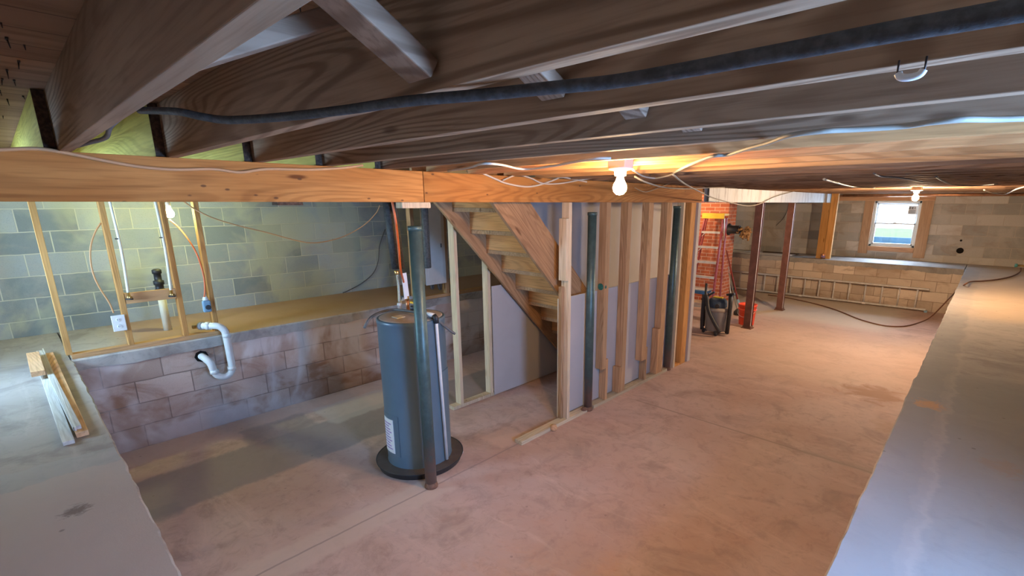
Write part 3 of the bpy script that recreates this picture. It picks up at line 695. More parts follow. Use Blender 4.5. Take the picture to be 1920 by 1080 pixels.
# hot line
hl = [Vector((o2.x, o2.y, zt+.12)), at(760, 560, 'x', o2.x), at(757, 530, 'x', o2.x), at(751, 505, 'x', -3.15), at(747, 460, 'x', -3.12), at(742, 415, 'x', -3.11), at(736, 381, 'x', -3.11), at(734, 365, 'x', -3.11)]
cable('hot_water_line', hl, .008, M_cabo, 'orange-red flexible water line rising from the water heater beside the black pipe', 'pipe')
o = MB().bar(at(757, 512, 'x', o2.x+.012), at(763, 560, 'x', o2.x+.012), .045, .006, (1, 0, 0)).build('hang_tag', M_paper); tag(o, 'white paper tag hanging on the orange line over the water heater', 'tag')
# grey hose lying on top of the tank
hz = hH+.028
hp = [at(683, 615, 'x', -3.24), at(693, 598, 'x', -3.24), at(710, 587, 'z', hz), at(735, 581, 'z', hz), at(765, 583, 'z', hz+.01), at(795, 590, 'z', hz+.01), at(820, 601, 'x', -3.06), at(838, 615, 'x', -3.04), at(853, 626, 'x', -3.02)]
cable('rubber_hose', hp, .0105, plain('grey_rubber_hose', (.13, .13, .13), .45), 'dark grey rubber hose draped across the top of the water heater', 'hose', None, 12)
# drain pan
t = thing('drain_pan', hc, 'round black plastic drain pan under the water heater', 'pan')
MB().lathe(hc, [(.30, .001), (.335, .003), (.350, .055), (.357, .058), (.357, .052), (.352, .05)], 64).build('pan', M_pan, t)
MB().lathe(hc, [(0, .004), (.33, .006), (.340, .053), (.350, .0545)], 64).build('pan_liner', plain('pan_inside', (.11, .085, .07), .5), t)
pf = hc+Vector((math.cos(R(50))*.345, math.sin(R(50))*.345, .035))
MB().lathe(pf, [(.012, -.006), (.015, .0), (.012, .006)], 12, 'x').build('drain_fitting', M_alu, t)

# steel lally posts
def post(x, y, top, r, label, rust=True):
    t = thing('steel_post', (x, y, 0), label, 'post')
    MB().lathe((x, y, 0), [(r, .02), (r, top-.02)], 28).build('shaft', M_post, t)
    MB().lathe((x, y, 0), [(r+.006, 0), (r+.008, .012), (r+.003, .03), (r, .045)], 16).build('base_collar', M_rust, t)
    MB().lathe((x, y, 0), [(r, top-.03), (r+.005, top-.03), (r+.005, top), (r-.004, top), (r-.004, top-.02)], 28).build('top_collar', M_post, t)
post(-2.872, 1.86, 1.965, .043, 'dark green-black steel post standing free in front of the water heater')
post(-2.845, 3.80, 2.03, .042, 'dark steel post in the stud wall just past its first stud')
post(-2.85, 5.50, 2.08, .042, 'dark steel post near the far end of the stud wall')
tag(MB().box(-2.888, -2.812, 1.74, 1.955, 2.082, 2.119).build('wood_block', W_pale, None, .002), 'short pale block packed under the girder above the free steel post', 'block')
tag(MB().box(-2.888, -2.812, 1.00, 1.13, 2.103, 2.1195).build('wood_shim', W_end), 'thin dark brown shim under the girder by the open left studs', 'shim')

# dark pipes behind
o = MB().tube([at(729, 372, 'x', -3.2), at(747, 503, 'x', -3.2)], .048, 20, False).build('wrapped_pipe', M_foam); tag(o, 'fat black wrapped pipe slanting down toward the water heater', 'pipe')
p0 = at(795, 380, 'x', -4.15); p1 = at(797, 503, 'x', -4.15)
o = MB().lathe((p0.x, p0.y, p1.z), [(.032, 0), (.035, .01), (.035, ZC-.01-p1.z)], 18).build('vertical_pipe', M_foam); tag(o, 'black vertical pipe ending in mid-air in front of the white electric panel', 'pipe')

# ------------------------------------------------------------------ electric panel on the left ledge
tag(MB().box(SX0, SX1, 3.18, 4.6, HL, HL+.038).build('sill_plate', W_sill, None, .002), 'timber sill plate on the left ledge under the white electric panel', 'timber')
for y, lb_ in ((3.40, 'stud left of the white electric panel on the ledge'), (3.885, 'stud right of the white electric panel on the ledge')):
    tag(MB().box(SX0, SX1, y-.025, y+.025, HL+.039, ZJ-.002).build('wall_stud', W_stud, None, .002), lb_, 'stud')
t = thing('electric_panel', (-5.3, 3.7, 1.08), 'tall white metal electric panel mounted between two studs on the left ledge', 'electric panel')
MB().box(-5.37, -5.298, 3.56, 3.858, 1.08, 2.10).build('enclosure', M_panel, t, .004)
dr_ = MB().box(-5.298, -5.290, 3.545, 3.862, 1.075, 2.105).build('cover', M_panel, t, .003)
MB().box(-5.289, -5.284, 3.585, 3.815, 1.14, 2.04).build('door', M_panel, t, .003)
MB().box(-5.284, -5.279, 3.79, 3.805, 1.55, 1.60).build('latch', M_dkprint, t)
o = MB().tube([(-5.33, 3.64, 1.08), (-5.32, 3.64, 1.03), (-5.33, 3.67, 1.02), (-5.35, 3.69, 1.07)], .014, 8).build('panel_cable', M_cabb); tag(o, 'short dark cable loop hanging under the left of the electric panel', 'cable')
o = MB().tube([(-5.33, 3.75, 1.08), (-5.32, 3.76, 1.01), (-5.33, 3.79, 1.0), (-5.35, 3.81, 1.07)], .014, 8).build('panel_cable', M_cabb); tag(o, 'short dark cable loop hanging under the right of the electric panel', 'cable')
# odds on the sill near the heater
t = thing('tool_tray', (-5.34, 3.25, HL+.038), 'small grey tray of odds and ends on the ledge sill behind the water heater', 'tray')
MB().box(-5.38, -5.30, 3.19, 3.34, HL+.039, HL+.046).box(-5.38, -5.376, 3.19, 3.34, HL+.046, HL+.075).box(-5.304, -5.30, 3.19, 3.34, HL+.046, HL+.075).build('tray', M_alu, t)
MB().box(-5.365, -5.33, 3.21, 3.25, HL+.047, HL+.085).box(-5.36, -5.32, 3.27, 3.32, HL+.047, HL+.08).build('contents', M_dkprint, t)

# ------------------------------------------------------------------ stair enclosure
XI = -3.87
tag(MB().box(XI-.090, XI-.002, 2.84, 5.2, 0.001, .038).build('bottom_plate', W_pale, None, .002), 'pale bottom plate of the inner wall left of the stairs', 'timber')
tag(MB().box(XI-.090, XI-.002, 2.935, 2.973, .039, 2.20).build('wall_stud', W_pale, None, .002), 'whitish stud just right of the water heater, under the stair', 'stud')
tag(MB().box(XI-.090, XI-.002, 3.355, 3.393, .039, 1.75).build('wall_stud', W_pale, None, .002), 'whitish stud at the left edge of the blue-lit drywall under the stair', 'stud')
def sz(y, y0=2.87, z0=2.11, k=1.115): return z0-(y-y0)*k      # stringer underside line
poly = [(3.40, .012), (3.40, 1.25), (3.60, 1.25), (4.74, .06), (4.74, .012)]
o = MB().prism(poly, 'x', XI-.001, XI+.011).build('drywall_sheet', M_dry); tag(o, 'half sheet of drywall under the stair, cut along the stringer', 'drywall')
# drywall of the inner wall beyond the stair
o = MB().box(XI-.103, XI-.092, 3.9, 8.4, .002, ZJ-.005).build('drywall_wall', M_dry); tag(o, 'grey drywall lining the far side of the stairwell seen between the studs', 'drywall')
# low drywall on the back of the stud wall
o = MB().box(-2.918, -2.906, 3.385, 5.93, .04, 1.24).build('drywall_sheet', [M_dry, M_core])
for p_ in o.data.polygons:
    if abs(p_.normal.z) > .5 or p_.normal.y < -.5: p_.material_index = 1
tag(o, 'low grey drywall sheet behind the stud wall with a white top edge', 'drywall')
o = MB().box(-2.93, -2.80, 5.975, 6.05, .002, 2.119).build('drywall_return', M_dry); tag(o, 'narrow drywall return closing the far end of the stud wall', 'drywall')

# stairs
t = thing('staircase', (-3.4, 3.8, 0), 'unfinished timber staircase rising toward the left behind the stud wall, seen from below', 'stairs')
yb, zb, kk, th = 2.71, 2.08, 1.037, .455
def stringer(x0, x1):
    ztop = ZC-.006
    poly = [(2.45, ztop), (2.45, zb-(2.45-yb)*kk), (yb+zb/kk, .001), (yb+(zb+th)/kk, .001), (yb+(zb+th-ztop)/kk, ztop)]
    return MB().prism(poly, 'x', x0, x1)
stringer(-3.809, -3.771).build('stringer', W_strg, t, .002)
stringer(-3.040, -3.002).build('stringer', W_strg, t, .002)
for i in range(-2, 9):
    ry = 3.06+.202*i; z0 = 1.864-.2085*i
    if z0+.17 < ZC-.04: MB().box(-3.770, -3.041, ry, ry+.019, max(z0, .002), z0+.169).build('riser', W_riser, t)
    if i > -2 : MB().box(-3.770, -3.041, ry-.2015, ry+.045, z0+.170, z0+.2075).build('tread', W_strg, t, .003)

# ------------------------------------------------------------------ stud wall
def stud(y0, y1, z0, z1, mat, label, x0=-2.899, x1=-2.812, cat='stud'):
    return tag(MB().box(x0, x1, y0, y1, z0, z1).build('wall_stud', mat, None, .002), label, cat)
tag(MB().box(-2.899, -2.812, 2.78, 3.745, .001, .038).build('bottom_plate', W_plate, None, .002), 'near length of pale green-tinted floor plate, running free past the first stud', 'timber')
tag(MB().box(-2.899, -2.812, 3.86, 5.44, .001, .038).build('bottom_plate', W_plate, None, .002), 'far length of pale floor plate between the two steel posts of the stud wall', 'timber')
tag(MB().box(-2.905, -2.90+.0005, 2.80, 3.40, .001, .03).build('wood_strip', W_lum), 'thin orange strip lying along the inner side of the near floor plate', 'timber')
stud(3.415, 3.453, .039, 2.119, W_pale, 'first pale new stud at the near end of the stud wall')
stud(3.375, 3.413, 1.42, 1.98, W_pale, 'short pale scab block nailed on the side of the first stud')
stud(3.375, 3.412, .039, 1.36, W_stud, 'darker jack stud behind the first pale stud', -2.899, -2.86)
def twin(y, label, lo=.42, shift=.0, w=.072):
    stud(y, y+w, lo, 2.119, W_stud, label)
    stud(y+w+.001, y+w+.038, .039, lo+.1, W_stud, 'short lower stud splicing the foot of the knotty second stud')
twin(3.988, 'second stud, the knotty one with the teal paint mark', .40)
stud(4.318, 4.362, .039, .34, W_stud, 'short block standing at the foot of the third stud')
stud(4.364, 4.44, .039, 2.119, W_stud, 'third stud, long knots down its middle')
stud(4.785, 4.883, .30, 2.119, W_stud, 'fourth stud, split along a dark crack'); stud(4.884, 4.912, .039, .45, W_stud, 'thin foot strip beside the fourth stud')
stud(5.20, 5.305, .039, 2.119, W_stud, 'fifth stud, broad and plain, before the last steel post'); stud(5.15, 5.198, .039, .62, W_stud, 'short scab block at the foot of the fifth stud')
stud(5.60, 5.638, .001, 2.119, W_pale, 'pale stud right after the last steel post')
stud(5.80, 5.93, .001, 2.119, W_stud_o, 'reddish-brown end post of the stud wall')
tag(MB().box(-2.895, -2.816, 5.64, 5.795, .001, .03).build('bottom_plate', W_stud_o, None, .002), 'short dark plate piece at the foot of the wall end', 'timber')
q = at(1128, 540, 'x', -2.811)
o = MB().lathe((-2.8118, 4.01, q.z), [(0.0, .0012), (.012, .001), (.017, .0)], 12, 'x').build('paint_mark', M_mark); tag(o, 'teal paint blotch on the second stud', 'paint mark')
o = MB().lathe((-2.86, 3.9872, q.z), [(0.0, -.0012), (.03, -.001), (.036, .0)], 12, 'y').build('paint_mark', M_mark); tag(o, 'teal paint splash on the near face of the second stud', 'paint mark')
o = MB().lathe((-2.82, 3.70, .0), [(.032, .039), (.034, .05), (.02, .065), (0, .068)], 14).build('anchor_bolt', M_rust); tag(o, 'small rusty anchor bolt on the floor plate by the steel post', 'bolt')
ball = at(1041, 803, 'z', .03); o = MB().lathe((ball.x-.02, ball.y, 0), [(0, .001), (.03, .006), (.036, .03), (.028, .055), (0, .064)], 14).build('wood_plug', W_lum); tag(o, 'rounded wood knob on the floor beside the first stud', 'wood plug')

# ------------------------------------------------------------------ lamps
def bulb_mesh(m, c, r):
    m.lathe(c, [(0, -r), (r*.5, -r*.87), (r*.87, -r*.5), (r, 0), (r*.9, r*.45), (r*.62, r*.95), (r*.45, r*1.4), (r*.42, r*1.65)], 24)
    return m
BW = (1.0, .60, .27)
def ceiling_lamp(c, zbox, label, st, col, box=True):
    t = thing('bulb_fixture', (c[0], c[1], zbox), label, 'light fixture')
    if box: MB().box(c[0]-.055, c[0]+.055, c[1]-.045, c[1]+.04, zbox, zbox+.075).build('junction_box', M_boxp, t, .004)
    MB().lathe((c[0], c[1], zbox-.012), [(.03, -.03), (.033, -.004), (.062, .002), (.062, .011), (.0, .012)], 28).build('lampholder', M_white, t)
    b = bulb_mesh(MB(), (c[0], c[1], zbox-.012-.030-.040*1.55), .038).build('bulb', emis('bulb_glow', col, st), t)
    return t
l1 = at(1167, 312, 'z', 2.295)
ceiling_lamp((-1.52, 2.27), 2.30, 'bare glowing bulb on a ceiling box in the middle of the room', 1000, BW)
l2 = at(1717, 367, 'z', 2.21)
ceiling_lamp((l2.x, l2.y), ZJ-.03, 'bare glowing bulb far away, in front of the window', 3600, (1.0, .70, .42), True)
ceiling_lamp((-4.9, 9.35), ZJ-.02, 'bare bulb over the far left corner, hidden behind the stair enclosure', 750, (1.0, .66, .36))
bl = at(318, 401, 'x', -5.72)
t = thing('bulb_fixture', (bl.x, bl.y, bl.z), 'bare white bulb hanging behind the open studs by the left wall', 'light fixture')
bulb_mesh(MB(), bl, .037).build('bulb', emis('bulb_glow_greenish', (.95, 1.0, .38), 480), t)
MB().lathe(bl+Vector((0, 0, .06)), [(.018, 0), (.02, .005), (.02, .04), (.008, .05)], 14).build('socket', M_white, t)
MB().tube([bl+Vector((0, 0, .11)), (bl.x, bl.y, ZC-.003)], .004, 6, False).build('cord', M_cabw, t)

def area(name, loc, rot, sx, sy, power, col):
    l = bpy.data.lights.new(name, 'AREA'); l.shape = 'RECTANGLE'; l.size = sx; l.size_y = sy; l.energy = power; l.color = col
    o = bpy.data.objects.new(name, l); C.objects.link(o); o.location = loc; o.rotation_euler = rot
area('daylight_right_window', (WR+.28, (RW[0]+RW[1])/2, (RW[2]+RW[3])/2), (0, R(90), 0), RW[3]-RW[2], RW[1]-RW[0], 235, (.24, .50, 1.0))
area('daylight_near_window', ((NW[0]+NW[1])/2, WN-.28, (NW[2]+NW[3])/2), (R(90), 0, 0), NW[1]-NW[0], NW[3]-NW[2], 130, (.40, .70, 1.0))
area('daylight_far_window', ((wx0+wx1)/2, WY+.3, (wz0+wz1)/2+.1), (R(-80), 0, 0), wx1-wx0, wz1-wz0, 120, (.55, .75, 1.0))
sun = bpy.data.lights.new('sun', 'SUN'); sun.energy = 4; so = bpy.data.objects.new('sun', sun); C.objects.link(so); so.rotation_euler = (R(35), 0, R(60))
W = bpy.data.worlds.new('sky'); SC.world = W; W.use_nodes = True
W.node_tree.nodes['Background'].inputs[0].default_value = (.85, .93, 1, 1); W.node_tree.nodes['Background'].inputs[1].default_value = 8.0

# ------------------------------------------------------------------ far end: brick pier, columns
pc = Vector((-4.108, 10.199, 0))
pm = MB().box(pc.x-.7, pc.x, pc.y, pc.y+.42, 0, ZJ-.003)
o = pm.build('brick_pier', [M_brx, M_bry])
for p_ in o.data.polygons:
    if abs(p_.normal.x) > .5: p_.material_index = 1
t = tag(o, 'red brick chimney pier behind the step ladder', 'brick pier')
sp = at(1366, 430, 'x', pc.x)
t = thing('flue_thimble', (pc.x, sp.y, sp.z), 'black round flue pipe sticking out of the brick pier, stuffed with rags', 'flue pipe')
MB().lathe((pc.x, sp.y, sp.z), [(.12, .001), (.125, .02), (.085, .022), (.085, .23), (.09, .235), (.075, .236), (.075, .06)], 28, 'x').build('pipe', M_black, t)
fl = MB(); rd = random.Random(5)
for k in range(26):
    a = rd.uniform(0, 6.28); r_ = rd.uniform(.0, .09); c_ = Vector((pc.x+.24+rd.uniform(-.03, .16), sp.y+math.cos(a)*r_, sp.z+math.sin(a)*r_-.02))
    e_ = c_+Vector((rd.uniform(.0, .08), rd.uniform(-.08, .08), rd.uniform(-.15, .04)))
    fl.tube([c_, (c_+e_)/2+Vector((rd.uniform(-.03, .03),)*3), e_], .022, 7, True, rs=lambda u: .014+.016*math.sin(3.14*u))
fo = fl.build('stuffed_rags', M_fluff); tag(fo, 'bundle of brown rags stuffed into the end of the flue pipe', 'rags')

def column(x, y, label):
    t = thing('steel_column', (x, y, 0), label, 'column')
    m = MB(); w, d_ = .115, .10
    m.box(x-w/2, x+w/2, y-d_/2, y-d_/2+.009, .012, 2.12); m.box(x-w/2, x+w/2, y+d_/2-.009, y+d_/2, .012, 2.12); m.box(x-.035, x+.035, y-d_/2+.009, y+d_/2-.009, .012, 2.12)
    m.build('shaft', M_redsteel, t)
    MB().box(x+w/2, x+w/2+.006, y-d_/2, y-d_/2+.02, .05, 2.11).build('paint_edge', M_redlite, t)
    MB().box(x-.085, x+.085, y-.08, y+.08, 0, .012).build('base_plate', M_rust, t)
    MB().box(x-.07, x-.06, y-.055, y+.055, .012, .05).box(x+.062, x+.07, y-.055, y+.055, .012, .05).build('base_clips', M_rust, t)
column(-2.87, 8.40, 'nearer red-brown steel column in front of the orange bucket')
column(-2.93, 10.33, 'farther red-brown steel column before the long aluminium ladder')
# timber post at far end
m = MB(); m.box(-2.86, -2.71, 12.32, 12.42, HL+.001, 2.12); 
tag(m.build('timber_post', W_stud_o, None, .003), 'left timber of the orange doubled post at the far end of the steel beam', 'post')
tag(MB().box(-2.705, -2.575, 12.32, 12.42, HL+.001, ZJ-.003).build('timber_post', W_stud_o, None, .003), 'right timber of the orange doubled post on the far ledge', 'post')
t = thing('paint_can', (-2.70, 12.27, HL), 'small red and blue can standing at the foot of the orange post', 'can')
MB().lathe((-2.70, 12.27, HL), [(.04, .001), (.04, .11), (.036, .115)], 18).build('can', M_cop, t); MB().lathe((-2.70, 12.27, HL), [(.0405, .03), (.0405, .08)], 18).build('wrapper', M_purple, t)
# boards on far ledge
for i, (x0, x1, y0, y1, z0, z1, mt, lb_) in enumerate(((-5.2, -3.4, 12.45, 12.75, HL+.001, HL+.03, M_paper, 'wide white board lying flat on the far ledge left of the orange post'), (-4.7, -3.55, 12.24, 12.36, HL+.001, HL+.028, W_lumw, 'narrow whitish board near the edge of the far ledge'), (-4.1, -3.3, 12.5, 12.66, HL+.031, HL+.05, W_end, 'dark strip on top of the white board on the far ledge'))):
    tag(MB().box(x0, x1, y0, y1, z0, z1).build('board', mt, None, .002), lb_, 'board')

# long ladder lying on its side
t = thing('extension_ladder', (-2.5, 12.06, 0), 'long aluminium extension ladder on its side against the far ledge', 'ladder')
la, lb2 = -4.6, -.70
MB().box(la, lb2, 12.02, 12.085, .035, .065).build('lower_rail', M_alu, t, .003); MB().box(la, lb2, 12.02, 12.085, .445, .475).build('upper_rail', M_alu, t, .003)
xr = la+.18
while xr < lb2-.05:
    MB().tube([(xr, 12.052, .065), (xr, 12.052, .445)], .016, 10, False).build('rung', M_alu, t); xr += .295
for xx in (-3.0, -1.75):
    MB().box(xx-.03, xx+.03, 12.0, 12.02, .03, .07).build('rung_lock', M_white, t)
MB().box(lb2-.02, lb2+.03, 12.01, 12.09, 0, .036).build('foot_pad', M_blueg, t); MB().box(la, la+.05, 12.01, 12.09, 0, .036).build('foot_pad', M_blueg, t)
# step ladder leaning on pier
t = thing('step_ladder', (-4.25, 9.6, 0), 'red fibreglass step ladder with yellow top leaning before the brick pier', 'ladder')
tl, tr_ = at(1322, 404, 'y', 9.9), at(1357, 404, 'y', 9.9)
bl_, br_ = Vector((tl.x-.11, 9.45, 0)), Vector((tr_.x+.10, 9.45, 0))
tl = Vector((tl.x+.02, 9.9, 1.86)); tr_ = Vector((tr_.x, 9.9, 1.86))
MB().bar(bl_+Vector((0, 0, .02)), tl, .03, .065, (0, 1, 0)).build('front_rail', M_fib, t, .003); MB().bar(br_+Vector((0, 0, .02)), tr_, .03, .065, (0, 1, 0)).build('front_rail', M_fib, t, .003)
rb0, rb1 = Vector((bl_.x-.02, 9.75, .02)), Vector((br_.x+.03, 9.75, .02))
MB().bar(rb0, tl+Vector((-.01, .09, -.05)), .022, .045, (0, 1, 0)).build('rear_rail', M_fib, t); MB().bar(rb1, tr_+Vector((.03, .09, -.05)), .022, .045, (0, 1, 0)).build('rear_rail', M_fib, t)
MB().box(tl.x-.05, tr_.x+.05, 9.82, 10.05, 1.86, 1.905).box(tl.x-.05, tr_.x+.05, 9.82, 9.83, 1.80, 1.86).build('top_cap', M_yel, t, .006)
for k in range(1, 6):
    f_ = k*.3/1.86+.02; a_ = bl_.lerp(tl, f_); b_2 = br_.lerp(tr_, f_)
    s_ = MB().box(a_.x+.012, b_2.x-.012, a_.y-.05, a_.y+.05, a_.z-.012, a_.z+.006).box(a_.x+.012, b_2.x-.012, a_.y-.055, a_.y-.048, a_.z-.035, a_.z+.006).build('step', M_alu, t)
    if k > 2: MB().bar((a_.x+.02, a_.y-.045, a_.z-.10), (a_.x+.09, a_.y-.045, a_.z-.03), .012, .012, (0, 1, 0)).build('step_brace', M_alu, t)
MB().bar(tr_+Vector((.03, -.02, -.06)), tr_+Vector((.045, .03, -.5)), .012, .045, (0, 1, 0)).build('spreader', M_alu, t)
for v_ in (bl_, br_): MB().box(v_.x-.03, v_.x+.03, v_.y-.05, v_.y+.05, 0, .03).build('rubber_foot', M_black, t)

# shop vacuum
vc = Vector((-3.14, 7.68, 0)); t = thing('shop_vacuum', vc, 'grey drum shop vacuum with black hose and dark blue motor head', 'vacuum')
MB().lathe(vc, [(.15, .06), (.165, .07), (.185, .38), (.19, .40)], 32).build('drum', M_vac, t)
MB().lathe(vc, [(.192, .395), (.196, .41), (.196, .44), (.17, .455), (.13, .46)], 32).build('drum_rim', plain('tan_rim', (.34, .29, .25), .5), t)
MB().lathe(vc, [(.15, .455), (.155, .47), (.15, .55), (.12, .59), (.05, .60), (0, .60)], 28).build('motor_head', M_vacb, t)
MB().box(vc.x-.08, vc.x+.08, vc.y-.03, vc.y+.03, .60, .622).build('carry_handle', M_yel, t, .008)
vd = Vector((.35, -.93, 0)).normalized()
MB().tube([vc+vd*.12+Vector((.0, 0, .50)), vc+vd*.185+Vector((0, 0, .495))], .035, 16, False).build('blower_port', M_black, t)
for a_ in (25, 115, 205, 295, 250):
    if a_ == 250: continue
    q_ = Vector((math.cos(R(a_)), math.sin(R(a_)), 0)); c_ = vc+q_*.19
    MB().bar(vc+q_*.13+Vector((0, 0, .06)), c_+Vector((0, 0, .055)), .06, .035).build('caster_bracket', M_black, t)
    MB().lathe(c_+Vector((0, -.012, .028)), [(.012, 0), (.028, .004), (.028, .02), (.012, .024)], 14, 'y').build('caster', M_black, t)
hs = [vc+Vector((-.19, -.10, .06)), vc+Vector((-.19, -.13, .35)), vc+Vector((-.17, -.14, .62)), vc+Vector((-.12, -.16, .60)), vc+Vector((-.05, -.22, .42)), vc+Vector((.08, -.24, .22)), vc+Vector((.17, -.22, .09))]
MB().tube(hs, .03, 14).build('hose', M_black, t)
MB().tube([vc+Vector((.22, -.06, .05)), vc+Vector((.23, -.05, .5)), vc+Vector((.22, -.05, .70))], .033, 12, False).build('extension_wand', M_black, t)
MB().tube([vc+Vector((-.22, .02, .08)), vc+Vector((-.22, .0, .82))], .02, 12, False).build('extension_wand', M_black, t)
MB().bar(vc+Vector((.16, -.05, .68)), vc+Vector((.28, -.05, .71)), .05, .035).build('floor_nozzle', M_black, t)
MB().bar(vc+Vector((-.24, -.1, .56)), vc+Vector((-.05, -.05, .70)), .04, .03).build('grip', M_black, t)
# bucket
bc = Vector((-2.99, 8.66, 0)); t = thing('bucket', bc, 'orange-red plastic bucket standing behind the nearer column', 'bucket')
MB().lathe(bc, [(.0, .004), (.125, .001), (.128, .01), (.15, .33), (.158, .335), (.16, .37), (.152, .372), (.146, .33), (.12, .012), (0, .01)], 36).lathe(bc, [(.15, .27), (.162, .275), (.162, .285), (.15, .29)], 36).build('pail', M_bkt, t)
MB().tube([bc+Vector((-.155, 0, .29)), bc+Vector((-.12, -.12, .20)), bc+Vector((0, -.175, .16)), bc+Vector((.12, -.12, .20)), bc+Vector((.155, 0, .29))], .003, 6).build('bail_handle', M_alu, t)
# handled tools
p0, p1 = at(1362, 470, 'y', 9.25), at(1389, 572, 'y', 8.75)
e_ = p1+(p1-p0)*.18; e_.z = max(e_.z, .05)
t = thing('shovel', (e_.x, e_.y, 0), 'dark red handled tool leaning with its grey socket in the bucket', 'tool')
e2 = Vector((bc.x-.07, bc.y, .06))
top = Vector((p0.x, 9.3, p0.z)); top = at(1362, 470, 'y', 9.3)
MB().tube([top, top.lerp(e2, .72)], .014, 10, False).build('handle', plain('dark_red_handle', (.22, .03, .03), .5), t)
MB().tube([top.lerp(e2, .72), e2], .018, 10, False, rs=lambda u: .024-.008*u).build('socket', M_blueg, t)
for (a, b, lb_, nm2, c_) in (((1367, 512), (1383, 585), 'thin grey rod leaning behind the vacuum with a dark brush foot', 'broom', M_alu),):
    A = at(*a, 'y', 9.6); B = at(*b, 'z', .06)
    t = thing(nm2, (B.x, B.y, 0), lb_, 'broom'); MB().tube([A, B], .010, 8, False).build('handle', plain('grey_rod', (.25, .25, .24), .5), t)
    MB().lathe((B.x, B.y, 0), [(.07, .001), (.075, .06), (.04, .11), (.01, .13)], 14).build('brush_head', M_black, t)
A = at(1366, 500, 'y', 10.0); B = at(1373, 590, 'z', .03)
o = MB().tube([A, (B.x, B.y, .012)], .008, 8, False).build('metal_rod', M_alu); tag(o, 'pale metal rod leaning beside the broom behind the vacuum', 'rod')
# blue tool case and odds behind the vac
bx_ = at(1316, 545, 'y', 8.5)
t = thing('work_bench', (bx_.x, 8.5, 0), 'low folding bench with a blue top behind the vacuum, beside the wall end', 'bench')
bz = bx_.z
MB().box(bx_.x-.25, bx_.x+.12, 8.35, 8.65, bz-.04, bz+.02).build('top', M_blue, t, .006)
MB().box(bx_.x-.24, bx_.x+.16, 8.38, 8.62, bz+.021, bz+.04).build('top_tray', M_alu, t, .004)
for sx in (-.22, .08):
    for sy in (8.38, 8.62): MB().tube([(bx_.x+sx, sy, 0), (bx_.x+sx, sy, bz-.04)], .014, 8, False).build('leg', M_black, t)
MB().box(bx_.x-.24, bx_.x+.1, 8.37, 8.63, bz*.45, bz*.45+.03).build('shelf', M_alu, t)

# ------------------------------------------------------------------ cables
cg = None
th = px('z', 2.298, (640, 207), (760, 190), (900, 178), (1030, 165), (1150, 153), (1280, 132), (1400, 110), (1500, 92), (1600, 73), (1700, 55), (1800, 38), (1920, 17), (2050, -5))
th0 = [at(262, 207, 'z', 2.345), at(330, 209, 'z', 2.33), at(380, 219, 'z', 2.315), at(430, 225, 'z', 2.305), at(520, 220, 'z', 2.30)]
o = MB().tube(th0+th, .0115, 12, rs=lambda u: .0085+.0035*u).build('wrapped_cable', M_foam); tag(o, 'thick black wrapped cable sweeping across under the near joists', 'cable')
a_ = at(203, 238, 'z', 2.36)
cable('wrapped_cable', [at(232, 215, 'z', 2.40), at(207, 237, 'z', 2.37), at(198, 258, 'z', 2.35), at(165, 268, 'z', 2.34), at(140, 275, 'z', 2.335)], .008, plain('grey_wrap', (.2, .2, .2), .6), 'short grey wrapped cable end behind the nearest joist at the girder')
xf = XB+.009
cable('girder_cable', px('x', xf, (-60, 284), (0, 281), (70, 279), (130, 288), (200, 302), (265, 313), (330, 318), (400, 317), (450, 323), (500, 317), (580, 318), (640, 315), (680, 310)), .0075, M_cabt, 'tan cable wandering along the top of the girder at upper left', n=10)
cable('ceiling_cable', px('z', 2.302, (2000, 220), (1920, 222), (1860, 224), (1800, 224), (1740, 230), (1690, 237), (1600, 243), (1540, 246), (1480, 254), (1440, 268), (1400, 279), (1365, 290), (1335, 293), (1300, 306), (1278, 316), (1262, 325)), .007, plain('grey_white_cable_jacket', (.36, .35, .30), .6, 0, .3, .05), 'white cable crossing under the joists at right, over the room centre')
cable('ceiling_cable', px('z', 2.30, (1262, 326), (1250, 330), (1228, 334), (1205, 330), (1186, 318)), .006, M_cabw, 'white cable drooping from the middle bulb box toward the right')
cable('ceiling_cable', px('z', 2.30, (840, 320), (880, 314), (905, 307), (940, 309), (980, 317), (1030, 312), (1080, 303), (1115, 297), (1145, 297)), .006, M_cabw, 'white cable running left from the middle bulb box to the girder')
cable('beam_cable', px('x', xf, (905, 325), (930, 336), (950, 344), (985, 350), (1010, 347), (1040, 337), (1052, 332), (1075, 336), (1100, 341)), .007, M_cabw, 'pale cable looping lowest on the girder face near its middle')
cable('beam_cable', px('x', xf+.012, (943, 338), (970, 328), (995, 334), (1018, 344), (1050, 344), (1085, 338), (1110, 334)), .006, M_cabw, 'pale cable arching above the low loop on the girder face')
o = MB().tube(px('x', xf+.004, (903, 324), (919, 323)), .009, 8, False).build('cable_clip', M_blue); tag(o, 'tiny blue and white clip on the girder top', 'clip')
cable('hanging_cable', [at(1262, 327, 'z', 2.30), at(1280, 342, 'x', -1.9), at(1305, 356, 'x', -2.3), at(1335, 370, 'x', -2.5), at(1370, 380, 'x', -2.7), at(1402, 386, 'x', -2.78), at(1425, 382, 'x', -2.78), at(1450, 370, 'x', -2.78), at(1480, 361, 'x', -2.78), at(1500, 357, 'x', -2.78)], .007, M_cabg, 'olive cable drooping lowest across the front of the whitish steel beam', n=8)
cable('hanging_cable', [at(1190, 331, 'z', 2.28), at(1215, 343, 'z', 2.25), at(1250, 352, 'x', -2.4), at(1290, 354, 'x', -2.6), at(1330, 352, 'x', -2.74), at(1380, 351, 'x', -2.74), at(1430, 350, 'x', -2.74), at(1470, 343, 'x', -2.7), at(1520, 337, 'x', -2.6), at(1550, 336, 'x', -2.5)], .006, M_cabg, 'beige cable running along the top of the whitish steel beam')
